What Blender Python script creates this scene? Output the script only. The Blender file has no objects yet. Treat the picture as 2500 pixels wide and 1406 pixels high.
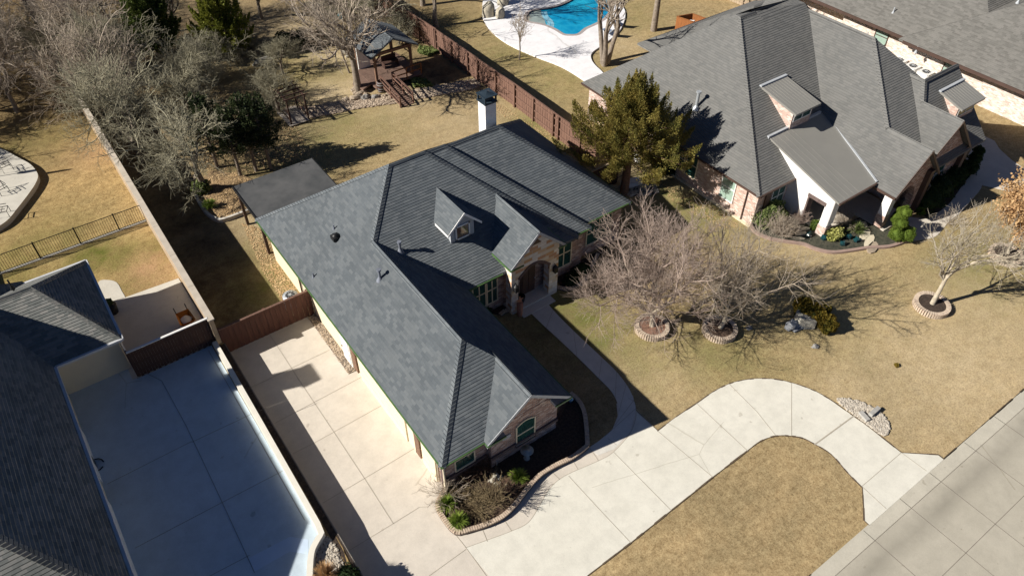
import bpy, bmesh, math, random
from mathutils import Vector, Matrix
R = math.radians
D = bpy.data
scene = bpy.context.scene
# ------------------------------------------------------------------ camera
CAM_H = 30.0
F, PITCH, YAW = 1850.0, R(44.07), R(35.62)      # focal length in photo pixels, tilt below the horizon, heading
cp, sp, cy, sy = math.cos(PITCH), math.sin(PITCH), math.cos(YAW), math.sin(YAW)
c_right = Vector((cy, -sy, 0))
c_down = Vector((-sp * sy, -sp * cy, -cp))
c_fwd = Vector((cp * sy, cp * cy, -sp))
cam = D.cameras.new('camera')
cam.lens = F / 2500 * 36; cam.sensor_width = 36; cam.clip_end = 3000; cam.clip_start = 0.5
cam_o = D.objects.new('camera', cam); scene.collection.objects.link(cam_o)
m = Matrix.Identity(4)
for i in range(3):
    m[i][0] = c_right[i]; m[i][1] = -c_down[i]; m[i][2] = -c_fwd[i]
m[2][3] = CAM_H
cam_o.matrix_world = m
scene.camera = cam_o
# ------------------------------------------------------------------ sky, sun, exposure
SUN_X, SUN_Y = 1.44, -0.46                      # ground shift of a shadow per metre of height
SUN_EL = math.atan2(1, math.hypot(SUN_X, SUN_Y))
w = D.worlds.new('World'); scene.world = w; w.use_nodes = True
nt = w.node_tree
sky = nt.nodes.new('ShaderNodeTexSky'); sky.sky_type = 'NISHITA'; sky.sun_disc = False
sky.sun_elevation = SUN_EL; sky.sun_rotation = math.atan2(-SUN_X, -SUN_Y)
sky.air_density = 0.42; sky.dust_density = 0.0; sky.ozone_density = 5.0
nt.links.new(sky.outputs[0], nt.nodes['Background'].inputs[0])
nt.nodes['Background'].inputs[1].default_value = 0.05
sun = D.lights.new('sun', 'SUN'); sun.energy = 5.0; sun.angle = R(0.53); sun.color = (1, 0.945, 0.86)
sun_o = D.objects.new('sun', sun); scene.collection.objects.link(sun_o)
sun_o.rotation_euler = Vector((-SUN_X, -SUN_Y, 1)).to_track_quat('Z', 'Y').to_euler()
sun_o.location = (-60, 20, 60)
scene.view_settings.view_transform = 'Standard'; scene.view_settings.look = 'None'
scene.view_settings.exposure = 0.62; scene.view_settings.gamma = 1
# ------------------------------------------------------------------ helpers
COL = scene.collection
def px(x, y, z=0.0):
    "the point of the place at height z that the survey photo shows at pixel x, y"
    d = c_right * ((x - 1250) / F) + c_down * ((y - 703) / F) + c_fwd
    t = (z - CAM_H) / d.z
    return Vector((d.x * t, d.y * t, z))
def P2(x, y, z=0.0):
    p = px(x, y, z); return (p.x, p.y)
def pl(pts, z=0.0): return [P2(a, b, z) for a, b in pts]
def smooth(pts, n=5, closed=False):
    out = []; N = len(pts)
    rng = range(N) if closed else range(N - 1)
    for i in rng:
        if closed: a, b, c, d = [pts[(i + k) % N] for k in (-1, 0, 1, 2)]
        else: a, b, c, d = pts[max(i-1, 0)], pts[i], pts[i+1], pts[min(i+2, N-1)]
        for k in range(n):
            t = k / n; t2 = t*t; t3 = t2*t
            out.append(tuple(0.5*((2*b[j]) + (-a[j]+c[j])*t + (2*a[j]-5*b[j]+4*c[j]-d[j])*t2 + (-a[j]+3*b[j]-3*c[j]+d[j])*t3) for j in range(len(b))))
    if not closed: out.append(tuple(pts[-1]))
    return out
def nrm(v):
    l = v.length; return v / l if l > 1e-9 else v
class MB:
    def __init__(s): s.v = []; s.f = []; s.uv = []; s.sm = []
    def poly(s, pts, smooth_=False, uv=True):
        b = len(s.v); pts = [Vector(p) for p in pts]
        s.v += pts; s.f.append(tuple(range(b, b + len(pts)))); s.sm.append(smooth_)
        if uv:
            n = Vector((0, 0, 0)); o = pts[0]
            for i in range(1, len(pts) - 1): n += (pts[i] - o).cross(pts[i+1] - o)
            n = nrm(n)
            if abs(n.z) > .995: t, q = Vector((1, 0, 0)), Vector((0, 1, 0))
            else:
                t = nrm(Vector((-n.y, n.x, 0))); q = n.cross(t)
                if q.z < 0: q = -q
            s.uv.append([(p.dot(t), p.dot(q)) for p in pts])
        else: s.uv.append([(0, 0)] * len(pts))
    def raw(s, V, Fs, smooth_=False):
        b = len(s.v); s.v += V
        for f in Fs: s.f.append(tuple(i + b for i in f)); s.sm.append(smooth_); s.uv.append([(0, 0)] * len(f))
    def hexa(s, c):                      # c: 4 bottom, 4 top corners, counter-clockwise from above
        for f in ((3, 2, 1, 0), (4, 5, 6, 7), (0, 1, 5, 4), (1, 2, 6, 5), (2, 3, 7, 6), (3, 0, 4, 7)): s.poly([c[i] for i in f])
    def box(s, x0, y0, z0, x1, y1, z1):
        s.hexa([(x0, y0, z0), (x1, y0, z0), (x1, y1, z0), (x0, y1, z0), (x0, y0, z1), (x1, y0, z1), (x1, y1, z1), (x0, y1, z1)])
    def obox(s, x, y, z, dx, dy, dz, a=0, tilt=0):
        ca, sa = math.cos(a), math.sin(a); ct, st = math.cos(tilt), math.sin(tilt); c = []
        for k in (0, 1):
            for i, j in ((-1, -1), (1, -1), (1, 1), (-1, 1)):
                u, v, h = i * dx / 2, j * dy / 2, k * dz
                v, h = v * ct - h * st, v * st + h * ct
                c.append((x + u * ca - v * sa, y + u * sa + v * ca, z + h))
        s.hexa(c)
    def bar(s, p, q, w, h, up=None):
        p, q = Vector(p), Vector(q); d = nrm(q - p)
        side = d.cross(up or Vector((0, 0, 1)))
        side = nrm(side) if side.length > 1e-4 else Vector((1, 0, 0))
        u = nrm(side.cross(d)); side = side * w / 2; u = u * h / 2
        s.hexa([p - side - u, p + side - u, q + side - u, q - side - u, p - side + u, p + side + u, q + side + u, q - side + u])
    def prism(s, poly, z0, z1, bottom=True):
        a = sum(poly[i][0] * poly[(i+1) % len(poly)][1] - poly[(i+1) % len(poly)][0] * poly[i][1] for i in range(len(poly)))
        if a < 0: poly = poly[::-1]
        n = len(poly)
        s.poly([(p[0], p[1], z1) for p in poly])
        if bottom: s.poly([(p[0], p[1], z0) for p in poly[::-1]])
        for i in range(n):
            p, q = poly[i], poly[(i+1) % n]
            s.poly([(p[0], p[1], z0), (q[0], q[1], z0), (q[0], q[1], z1), (p[0], p[1], z1)])
    def extrude(s, pts, vec):
        pts = [Vector(p) for p in pts]; vec = Vector(vec); q = [p + vec for p in pts]
        n = Vector((0, 0, 0))
        for i in range(1, len(pts) - 1): n += (pts[i] - pts[0]).cross(pts[i+1] - pts[0])
        if n.dot(vec) > 0: pts, q = pts[::-1], q[::-1]
        s.poly(pts); s.poly(q[::-1]); N = len(pts)
        for i in range(N): s.poly([pts[i], q[i], q[(i+1) % N], pts[(i+1) % N]])
    def tube(s, pts, rad, n=6, cap=True, smooth_=True):
        pts = [Vector(p) for p in pts]; b = len(s.v); V = []; N = len(pts)
        if not hasattr(rad, '__len__'): rad = [rad] * N
        for i, p in enumerate(pts):
            d = nrm(pts[min(i+1, N-1)] - pts[max(i-1, 0)])
            a = d.orthogonal() if abs(d.z) > .99 else nrm(d.cross(Vector((0, 0, 1))))
            a = nrm(a); c = d.cross(a)
            for k in range(n):
                t = 2 * math.pi * k / n; V.append(p + a * math.cos(t) * rad[i] + c * math.sin(t) * rad[i])
        Fs = [(i*n+k, i*n+(k+1) % n, (i+1)*n+(k+1) % n, (i+1)*n+k) for i in range(N-1) for k in range(n)]
        s.raw(V, Fs, smooth_)
        if cap and n > 3: s.raw(V[:n], [tuple(range(n))[::-1]]); s.raw(V[-n:], [tuple(range(n))])
    def cyl(s, x, y, z0, z1, r0, r1=None, n=14):
        s.tube([(x, y, z0), (x, y, z1)], [r0, r0 if r1 is None else r1], n)
    def lathe(s, x, y, prof, n=16):
        s.tube([(x, y, z) for r, z in prof], [max(r, .001) for r, z in prof], n)
    def ribbon(s, path, wd, z0, z1, closed=False):
        pts = [Vector((p[0], p[1], 0)) for p in path]; N = len(pts); L = []; Rr = []
        for i, p in enumerate(pts):
            a = pts[(i-1) % N] if closed else pts[max(i-1, 0)]; b = pts[(i+1) % N] if closed else pts[min(i+1, N-1)]
            d = nrm(b - a); nn = Vector((-d.y, d.x, 0)) * wd / 2
            L.append(p + nn); Rr.append(p - nn)
        Z0, Z1 = Vector((0, 0, z0)), Vector((0, 0, z1))
        for i in range(N if closed else N - 1):
            j = (i + 1) % N
            s.hexa([Rr[i]+Z0, Rr[j]+Z0, L[j]+Z0, L[i]+Z0, Rr[i]+Z1, Rr[j]+Z1, L[j]+Z1, L[i]+Z1])
    def blob(s, c, r, seed=0, n=8, amp=.18, smooth_=False):
        rg = random.Random(seed); c = Vector(c); V = []; Fs = []
        if not hasattr(r, '__len__'): r = (r, r, r)
        m_ = n // 2 + 1; ph = [rg.uniform(0, 6.3) for _ in range(6)]
        for i in range(m_ + 1):
            th = math.pi * i / m_
            for k in range(n):
                f = 2 * math.pi * k / n
                q = 1 + amp * (math.sin(2*f + ph[0]) * math.sin(th*2 + ph[1]) + .7*math.sin(3*f + ph[2] + th*3) + rg.uniform(-.5, .5))
                if i in (0, m_): q = 1
                V.append(c + Vector((r[0]*math.sin(th)*math.cos(f)*q, r[1]*math.sin(th)*math.sin(f)*q, r[2]*math.cos(th)*(q if 0 < i < m_ else 1))))
        for i in range(m_):
            for k in range(n): Fs.append((i*n+k, (i+1)*n+k, (i+1)*n+(k+1) % n, i*n+(k+1) % n))
        s.raw(V, Fs, smooth_)
    def build(s, name, mat, parent=None, origin=None):
        me = D.meshes.new(name)
        o3 = Vector(origin) if origin is not None else (parent_origin(parent) if parent else Vector((0, 0, 0)))
        me.from_pydata([(v[0]-o3.x, v[1]-o3.y, v[2]-o3.z) for v in s.v], [], s.f)
        uvl = me.uv_layers.new(name='UVMap'); k = 0; flat = []
        for u in s.uv:
            for a in u: flat += a
        uvl.data.foreach_set('uv', flat)
        me.polygons.foreach_set('use_smooth', s.sm)
        me.materials.append(mat); me.update()
        o = D.objects.new(name, me); COL.objects.link(o)
        if parent: o.parent = parent
        else: o.location = o3
        return o
ORG = {}
def parent_origin(o):
    while o.parent: o = o.parent
    return Vector(o.location)
USED = set()
def tag(o, label=None, cat=None, group=None, kind=None):
    if label: o['label'] = label
    if cat: o['category'] = cat
    if group: o['group'] = group
    if kind: o['kind'] = kind
    return o
def thing(name, label, cat, loc=(0, 0, 0), group=None):
    o = D.objects.new(name, None); COL.objects.link(o); o.location = loc; o.empty_display_size = .3
    return tag(o, label, cat, group)
def solo(name, mb, mat, label, cat, group=None, kind=None, origin=None):
    return tag(mb.build(name, mat, None, origin), label, cat, group, kind)
def struct(name, mb, mat): return tag(mb.build(name, mat), kind='structure')
def dup(root, loc, rz=0, sc=1.0, label=None, group=None):
    r = root.copy(); COL.objects.link(r); r.location = loc; r.rotation_euler = (0, 0, rz)
    r.scale = sc if hasattr(sc, '__len__') else (sc, sc, sc)
    if label: r['label'] = label
    if group: r['group'] = group
    for ch in root.children:
        c = ch.copy(); COL.objects.link(c); c.parent = r
        for g in ch.children:
            d = g.copy(); COL.objects.link(d); d.parent = c
    return r
# ------------------------------------------------------------------ materials
def newmat(name):
    mt = D.materials.new(name); mt.use_nodes = True
    b = mt.node_tree.nodes['Principled BSDF']; return mt, mt.node_tree.nodes, mt.node_tree.links, b
def rgba(c): return (c[0], c[1], c[2], 1)
def pos(N, L, kind='pos', scale=None):
    if kind == 'uv': o = N.new('ShaderNodeUVMap').outputs[0]
    elif kind == 'obj': o = N.new('ShaderNodeTexCoord').outputs['Object']
    else: o = N.new('ShaderNodeNewGeometry').outputs['Position']
    if scale:
        mp = N.new('ShaderNodeMapping'); mp.inputs['Scale'].default_value = scale; L.new(o, mp.inputs[0]); o = mp.outputs[0]
    return o
def noise(N, L, co, scale, detail=4, rough=.6):
    n = N.new('ShaderNodeTexNoise'); n.inputs['Scale'].default_value = scale; n.inputs['Detail'].default_value = detail
    n.inputs['Roughness'].default_value = rough; L.new(co, n.inputs['Vector']); return n.outputs['Fac']
def ramp(N, L, fac, stops):
    r = N.new('ShaderNodeValToRGB'); e = r.color_ramp.elements
    while len(e) < len(stops): e.new(.5)
    for i, (p, c) in enumerate(stops): e[i].position = p; e[i].color = rgba(c)
    L.new(fac, r.inputs[0]); return r.outputs[0]
def mix(N, L, fac, a, b, mode='MIX'):
    x = N.new('ShaderNodeMix'); x.data_type = 'RGBA'; x.blend_type = mode
    for i, v in ((0, fac), (6, a), (7, b)):
        if hasattr(v, 'links'): L.new(v, x.inputs[i])
        elif i: x.inputs[i].default_value = rgba(v)
        else: x.inputs[i].default_value = v
    return x.outputs[2]
def mth(N, L, op, a, b=0.0, c=None):
    x = N.new('ShaderNodeMath'); x.operation = op
    for i, v in enumerate((a, b) if c is None else (a, b, c)):
        if hasattr(v, 'links'): L.new(v, x.inputs[i])
        else: x.inputs[i].default_value = v
    return x.outputs[0]
def bump(N, L, b, h, dist, strength=1.0):
    x = N.new('ShaderNodeBump'); x.inputs['Distance'].default_value = dist; x.inputs['Strength'].default_value = strength
    L.new(h, x.inputs['Height']); L.new(x.outputs[0], b.inputs['Normal'])
def simple(name, c1, c2=None, scale=3, rough=.8, metal=0, bmp=0, bscale=None, co='pos', spec=.3, detail=5, stretch=None):
    mt, N, L, b = newmat(name)
    b.inputs['Roughness'].default_value = rough; b.inputs['Metallic'].default_value = metal
    b.inputs['Specular IOR Level'].default_value = spec
    p = pos(N, L, co, stretch)
    c2 = c2 or tuple(v * .75 for v in c1)
    f = noise(N, L, p, scale, detail)
    L.new(ramp(N, L, f, [(.32, c1), (.68, c2)]), b.inputs['Base Color'])
    if bmp: bump(N, L, b, noise(N, L, p, bscale or scale * 3, 4), bmp)
    return mt
def shingle(name, c1, c2, c3, depth=.03, row=.145, wd=.32):
    mt, N, L, b = newmat(name); uv = pos(N, L, 'uv')
    b.inputs['Roughness'].default_value = .92; b.inputs['Specular IOR Level'].default_value = .2
    br = N.new('ShaderNodeTexBrick'); L.new(uv, br.inputs[0]); br.inputs['Scale'].default_value = 1
    br.inputs['Brick Width'].default_value = wd; br.inputs['Row Height'].default_value = row
    br.inputs['Mortar Size'].default_value = .0; br.inputs['Color1'].default_value = (0, 0, 0, 1); br.inputs['Color2'].default_value = (1, 1, 1, 1)
    br.offset = .37; br.squash = 1.0
    rw = mth(N, L, 'DIVIDE', sep(N, L, uv, 1), row)
    tone = mix(N, L, .4, br.outputs['Color'], noise_rgb(N, L, uv, 9.0))
    c = ramp(N, L, tone, [(.22, c1), (.5, c2), (.8, c3)])
    c = mix(N, L, .35, c, ramp(N, L, noise(N, L, pos(N, L), .35, 3), [(.35, tuple(x*.8 for x in c2)), (.65, tuple(x*1.15 for x in c2))]))
    L.new(c, b.inputs['Base Color'])
    f = mth(N, L, 'FRACT', rw)
    h = mth(N, L, 'MINIMUM', mth(N, L, 'DIVIDE', f, .16), mth(N, L, 'DIVIDE', mth(N, L, 'SUBTRACT', 1.0, f), .84))
    bump(N, L, b, h, depth)
    return mt
def sep(N, L, v, i):
    s_ = N.new('ShaderNodeSeparateXYZ'); L.new(v, s_.inputs[0]); return s_.outputs[i]
def noise_rgb(N, L, co, scale):
    n = N.new('ShaderNodeTexNoise'); n.inputs['Scale'].default_value = scale; n.inputs['Detail'].default_value = 3
    L.new(co, n.inputs['Vector']); return n.outputs['Fac']
def brick(name, c1, c2, mortar, bw=.21, rh=.075, ms=.009, mixn=.5, off=.5):
    mt, N, L, b = newmat(name); uv = pos(N, L, 'uv'); b.inputs['Roughness'].default_value = .9; b.inputs['Specular IOR Level'].default_value = .2
    br = N.new('ShaderNodeTexBrick'); L.new(uv, br.inputs[0]); br.inputs['Scale'].default_value = 1
    br.inputs['Brick Width'].default_value = bw; br.inputs['Row Height'].default_value = rh; br.inputs['Mortar Size'].default_value = ms
    br.inputs['Mortar Smooth'].default_value = .2; br.offset = off
    br.inputs['Color1'].default_value = rgba(c1); br.inputs['Color2'].default_value = rgba(c2); br.inputs['Mortar'].default_value = rgba(mortar)
    c = mix(N, L, mixn, br.outputs['Color'], ramp(N, L, noise(N, L, uv, 2.2, 6, .7), [(.3, tuple(x*.6 for x in c1)), (.7, tuple(min(1, x*1.25) for x in c2))]))
    L.new(c, b.inputs['Base Color']); bump(N, L, b, br.outputs['Fac'], -.006)
    return mt
def masonry(name, tones, mortar, bw, rh, ms, noise_amt=.3, off=.5):
    "bricks or stones whose colours are drawn one by one from a list of tones"
    mt, N, L, b = newmat(name); uv = pos(N, L, 'uv'); b.inputs['Roughness'].default_value = .9; b.inputs['Specular IOR Level'].default_value = .2
    br = N.new('ShaderNodeTexBrick'); L.new(uv, br.inputs[0]); br.inputs['Scale'].default_value = 1
    br.inputs['Brick Width'].default_value = bw; br.inputs['Row Height'].default_value = rh; br.inputs['Mortar Size'].default_value = ms; br.offset = off
    br.inputs['Color1'].default_value = (0, 0, 0, 1); br.inputs['Color2'].default_value = (1, 1, 1, 1); br.inputs['Mortar'].default_value = (.5, .5, .5, 1)
    r = N.new('ShaderNodeValToRGB'); r.color_ramp.interpolation = 'CONSTANT'; e = r.color_ramp.elements
    while len(e) < len(tones): e.new(.5)
    for i, c in enumerate(tones): e[i].position = i/len(tones); e[i].color = rgba(c)
    L.new(br.outputs['Color'], r.inputs[0])
    c = mix(N, L, br.outputs['Fac'], r.outputs[0], mortar)
    c = mix(N, L, noise_amt, c, ramp(N, L, noise(N, L, uv, 3, 6, .7), [(.3, (.6, .6, .6)), (.7, (1.2, 1.2, 1.2))]), 'MULTIPLY')
    L.new(c, b.inputs['Base Color']); bump(N, L, b, br.outputs['Fac'], -.008); return mt
def concrete(name, c, c2, stain=None):
    mt, N, L, b = newmat(name); p = pos(N, L); b.inputs['Roughness'].default_value = .85; b.inputs['Specular IOR Level'].default_value = .25
    a = ramp(N, L, noise(N, L, p, .22, 6, .65), [(.3, c), (.7, c2)])
    s = ramp(N, L, noise(N, L, p, 1.4, 6, .7), [(.35, (.86, .86, .86)), (.6, (1, 1, 1))])
    a = mix(N, L, .8, a, s, 'MULTIPLY')
    g = ramp(N, L, noise(N, L, p, 30, 2), [(.35, (.93, .93, .93)), (.6, (1, 1, 1))])
    a = mix(N, L, 1.0, a, g, 'MULTIPLY')
    sp2 = ramp(N, L, noise(N, L, p, 2.3, 2, .5), [(.71, (1, 1, 1)), (.76, (.72, .7, .68))]); a = mix(N, L, .8, a, sp2, 'MULTIPLY')
    vo = N.new('ShaderNodeTexVoronoi'); vo.feature = 'DISTANCE_TO_EDGE'; vo.inputs['Scale'].default_value = .14
    wn = N.new('ShaderNodeTexNoise'); wn.inputs['Scale'].default_value = .9; wn.inputs['Detail'].default_value = 5; L.new(p, wn.inputs[0])
    L.new(mix(N, L, .12, p, wn.outputs['Color'], 'ADD'), vo.inputs['Vector'])
    cr = ramp(N, L, vo.outputs['Distance'], [(.0008, (.72, .7, .66)), (.003, (1, 1, 1))])
    a = mix(N, L, mth(N, L, 'GREATER_THAN', noise(N, L, p, .12, 1), .55), a, mix(N, L, .8, a, cr, 'MULTIPLY'))
    if stain:   # wear band along the gutter: wavy strip parallel to x
        y0, wd = stain
        y = sep(N, L, p, 1); q = mth(N, L, 'ADD', y, mth(N, L, 'MULTIPLY', noise(N, L, p, .35, 3), .8))
        d = mth(N, L, 'ABSOLUTE', mth(N, L, 'SUBTRACT', q, y0 + .4))
        k = mth(N, L, 'MULTIPLY', mth(N, L, 'SUBTRACT', 1.0, mth(N, L, 'MINIMUM', mth(N, L, 'DIVIDE', d, wd), 1.0)), noise(N, L, p, .5, 4))
        a = mix(N, L, k, a, tuple(x * .55 for x in c))
    L.new(a, b.inputs['Base Color']); bump(N, L, b, noise(N, L, p, 14, 5), .004)
    return mt
def lawn(name, tan1, tan2, green, bare):
    mt, N, L, b = newmat(name); p = pos(N, L); b.inputs['Roughness'].default_value = 1; b.inputs['Specular IOR Level'].default_value = .05
    at = N.new('ShaderNodeAttribute'); at.attribute_name = 'zone'
    s = N.new('ShaderNodeSeparateColor'); L.new(at.outputs['Color'], s.inputs[0])
    fine = noise(N, L, p, 3.2, 8, .78)
    big = noise(N, L, p, .16, 5, .6)
    base = ramp(N, L, fine, [(.34, tan1), (.62, tan2)])
    base = mix(N, L, .6, base, ramp(N, L, big, [(.35, (.78, .78, .74)), (.65, (1.12, 1.06, .98))]), 'MULTIPLY')
    base = mix(N, L, .55, base, ramp(N, L, noise(N, L, p, .9, 5, .65), [(.36, (.8, .8, .76)), (.62, (1.1, 1.06, 1.0))]), 'MULTIPLY')
    stripe = noise(N, L, pos(N, L, 'pos', (.12, 1.1, 1)), 1.2, 3)
    base = mix(N, L, .35, base, ramp(N, L, stripe, [(.4, (.86, .85, .82)), (.6, (1.08, 1.05, 1.0))]), 'MULTIPLY')
    gm = mth(N, L, 'MULTIPLY', s.outputs[0], mth(N, L, 'ADD', mth(N, L, 'MULTIPLY', noise(N, L, p, .8, 6, .75), 2.2), -.35))
    gm.node.use_clamp = True
    gcol = ramp(N, L, fine, [(.32, tuple(x*.6 for x in green)), (.65, green)])
    c = mix(N, L, gm, base, gcol)
    bm = mth(N, L, 'MULTIPLY', s.outputs[1], mth(N, L, 'ADD', mth(N, L, 'MULTIPLY', noise(N, L, p, 1.2, 6, .75), 2.4), -.4)); bm.node.use_clamp = True
    c = mix(N, L, bm, c, bare)
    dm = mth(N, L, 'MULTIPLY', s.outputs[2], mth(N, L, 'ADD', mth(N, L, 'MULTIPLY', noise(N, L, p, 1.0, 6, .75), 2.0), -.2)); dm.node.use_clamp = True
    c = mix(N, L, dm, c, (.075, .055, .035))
    sp_ = ramp(N, L, noise(N, L, p, 11, 3, .8), [(.38, (.6, .58, .55)), (.52, (1, 1, 1))])
    c = mix(N, L, .75, c, sp_, 'MULTIPLY')
    L.new(c, b.inputs['Base Color'])
    bump(N, L, b, noise(N, L, p, 6, 8, .8), .05, .8)
    return mt
M = {}
M['shingle'] = shingle('charcoal_shingle', (.084, .097, .108), (.113, .127, .137), (.15, .163, .17), depth=.04)
M['shingle_right'] = shingle('grey_shingle', (.125, .126, .122), (.148, .147, .14), (.175, .172, .163), depth=.04, row=.15)
M['shingle_left'] = shingle('weathered_shingle', (.105, .115, .11), (.17, .175, .165), (.25, .24, .22), depth=.045, row=.15)
M['shingle_far'] = shingle('brown_grey_shingle', (.12, .115, .105), (.16, .155, .142), (.2, .19, .175))
M['brick'] = masonry('red_brown_brick', [(.36, .2, .15), (.5, .34, .27), (.24, .14, .11), (.58, .45, .38), (.42, .25, .19), (.3, .2, .17)], (.46, .41, .37), .24, .085, .01)
M['brick_dark'] = brick('dark_brick_sill', (.09, .06, .055), (.17, .12, .11), (.2, .18, .17), bw=.075, rh=.2)
M['brick_pink'] = masonry('pinkish_brick', [(.52, .34, .27), (.62, .46, .39), (.42, .27, .22), (.68, .55, .49), (.55, .38, .31)], (.56, .51, .46), .24, .085, .01)
M['brick_pale'] = masonry('pale_brick', [(.62, .5, .43), (.74, .65, .57), (.5, .39, .33), (.78, .71, .64), (.66, .55, .47)], (.66, .61, .55), .24, .085, .01)
M['stone'] = masonry('cream_limestone', [(.78, .73, .65), (.7, .62, .5), (.6, .38, .2), (.8, .77, .72), (.74, .66, .55), (.55, .33, .2), (.72, .7, .66), (.66, .5, .33)], (.62, .57, .5), .55, .22, .012, .3, .35)
M['white_brick'] = brick('white_limewashed_brick', (.72, .7, .68), (.82, .8, .78), (.66, .65, .64), mixn=.25)
M['stucco'] = simple('cream_stucco', (.66, .58, .42), (.6, .53, .4), 2, .9, bmp=.01, bscale=20)
M['cream'] = simple('cream_paint', (.72, .63, .46), (.66, .58, .43), 1.5, .6)
M['white'] = simple('white_paint', (.78, .77, .74), (.7, .69, .66), 2, .5)
M['trim'] = simple('grey_trim_paint', (.42, .44, .46), (.36, .38, .4), 2, .5)
M['brown_trim'] = simple('brown_trim_paint', (.09, .055, .045), (.07, .045, .035), 2, .5)
M['bluetrim'] = simple('white_gutter_paint', (.55, .56, .58), (.48, .49, .5), 2, .4)
M['drip'] = simple('green_drip_edge', (.09, .17, .06), (.06, .12, .045), 2, .35)
M['glass'] = simple('green_window_glass', (.018, .05, .045), (.03, .09, .075), 1.2, .06, spec=.9)
M['glass_pale'] = simple('pale_green_blind_glass', (.26, .37, .31), (.34, .44, .38), 1.2, .12, spec=.8)
M['glass_warm'] = simple('warm_window_glass', (.18, .1, .06), (.1, .06, .045), 1.2, .08, spec=.8)
M['metal_roof'] = simple('tan_metal_roof', (.26, .252, .228), (.24, .233, .212), .8, .5, metal=.1, spec=.4)
M['black'] = simple('black_metal', (.012, .012, .013), (.02, .02, .02), 3, .45)
M['bark'] = simple('grey_bark', (.3, .25, .2), (.16, .13, .1), 6, .95, bmp=.02)
M['twig'] = simple('pale_twig', (.42, .35, .27), (.3, .25, .2), 3, .95)
M['twig_pink'] = simple('pinkish_twig', (.43, .34, .28), (.29, .22, .18), 3, .95)
M['twig_grey'] = simple('lichen_grey_twig', (.36, .33, .23), (.23, .215, .15), 3, .95)
M['bark_pale'] = simple('pale_smooth_bark', (.5, .44, .34), (.34, .29, .22), 5, .9)
M['bark_red'] = simple('reddish_bark', (.24, .14, .09), (.12, .07, .05), 8, .95, bmp=.02)
def leafmat(name, a, b_, tr=.25, scale=1.3):
    mt, N, L, b = newmat(name); p = pos(N, L)
    f = mth(N, L, 'ADD', mth(N, L, 'MULTIPLY', noise(N, L, p, scale, 4), .6), mth(N, L, 'MULTIPLY', noise(N, L, p, scale*9, 2), .4))
    c = ramp(N, L, f, [(.36, a), (.64, b_)]); L.new(c, b.inputs['Base Color']); b.inputs['Roughness'].default_value = .75
    b.inputs['Specular IOR Level'].default_value = .2
    t = N.new('ShaderNodeBsdfTranslucent'); L.new(c, t.inputs[0]); mx = N.new('ShaderNodeMixShader'); mx.inputs[0].default_value = tr
    L.new(b.outputs[0], mx.inputs[1]); L.new(t.outputs[0], mx.inputs[2]); L.new(mx.outputs[0], N['Material Output'].inputs[0])
    return mt
M['juniper'] = leafmat('olive_juniper_leaf', (.12, .13, .032), (.33, .25, .065), .3, .9)
M['cedar_dark'] = leafmat('dark_cedar_leaf', (.025, .038, .018), (.075, .095, .035))
M['cedar_green'] = leafmat('green_cedar_leaf', (.05, .08, .02), (.16, .2, .045))
M['cedar_yellow'] = leafmat('yellow_green_cedar_leaf', (.09, .12, .02), (.3, .3, .05))
M['topiary'] = leafmat('bright_green_leaf', (.06, .1, .012), (.15, .21, .03))
M['hedge'] = leafmat('soft_green_leaf', (.1, .14, .04), (.24, .28, .1))
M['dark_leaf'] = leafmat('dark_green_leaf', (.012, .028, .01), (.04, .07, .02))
M['dry_leaf'] = leafmat('dry_tan_leaf', (.36, .2, .09), (.6, .42, .22))
M['litter'] = leafmat('fallen_leaf', (.42, .27, .13), (.62, .46, .26), .1)
M['tuft'] = leafmat('lime_grass_blade', (.1, .17, .02), (.34, .42, .08))
M['yellow_leaf'] = leafmat('yellow_green_leaf', (.28, .29, .07), (.48, .47, .17))
M['olive_bush'] = leafmat('golden_olive_leaf', (.07, .07, .01), (.26, .17, .025))
M['dead_stem'] = simple('dead_brown_stem', (.2, .12, .08), (.11, .07, .05), 5, .95)
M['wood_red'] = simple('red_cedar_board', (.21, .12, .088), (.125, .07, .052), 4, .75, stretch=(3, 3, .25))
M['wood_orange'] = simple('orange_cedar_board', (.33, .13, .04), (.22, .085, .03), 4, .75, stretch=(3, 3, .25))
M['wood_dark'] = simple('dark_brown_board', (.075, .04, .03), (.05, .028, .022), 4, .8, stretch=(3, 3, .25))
M['wood_tan'] = simple('weathered_tan_board', (.42, .33, .23), (.3, .23, .16), 3, .85)
M['deck'] = simple('reddish_brown_deck', (.2, .13, .1), (.14, .09, .07), 2.5, .7)
M['soil'] = simple('dark_mulch', (.085, .06, .045), (.03, .022, .018), 9, 1, bmp=.05, bscale=18)
M['soil_brown'] = simple('brown_mulch', (.13, .085, .06), (.06, .04, .028), 7, 1, bmp=.05, bscale=16)
M['soil_red'] = simple('reddish_bark_mulch', (.3, .17, .12), (.17, .1, .07), 7, 1, bmp=.05, bscale=16)
M['soil_green'] = simple('mossy_dark_mulch', (.09, .085, .06), (.035, .038, .028), 6, 1, bmp=.05, bscale=16)
M['gravel'] = simple('tan_pebble', (.5, .41, .31), (.26, .2, .15), 9, .9, detail=3)
M['gravel_white'] = simple('pale_river_pebble', (.56, .51, .43), (.3, .26, .21), 9, .9, detail=3)
M['gravel_dark'] = simple('dark_pebble', (.22, .18, .14), (.1, .08, .065), 9, .9, detail=3)
M['rock'] = simple('tan_fieldstone', (.42, .34, .25), (.26, .21, .16), 2, .9, bmp=.03)
M['rock_grey'] = simple('grey_fieldstone', (.3, .29, .27), (.19, .18, .17), 2, .9, bmp=.03)
M['rock_white'] = simple('pale_limestone_rock', (.46, .44, .38), (.3, .28, .23), 2, .9, bmp=.03)
M['flag'] = simple('cream_flagstone', (.62, .56, .42), (.5, .43, .32), 2, .85)
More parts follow.
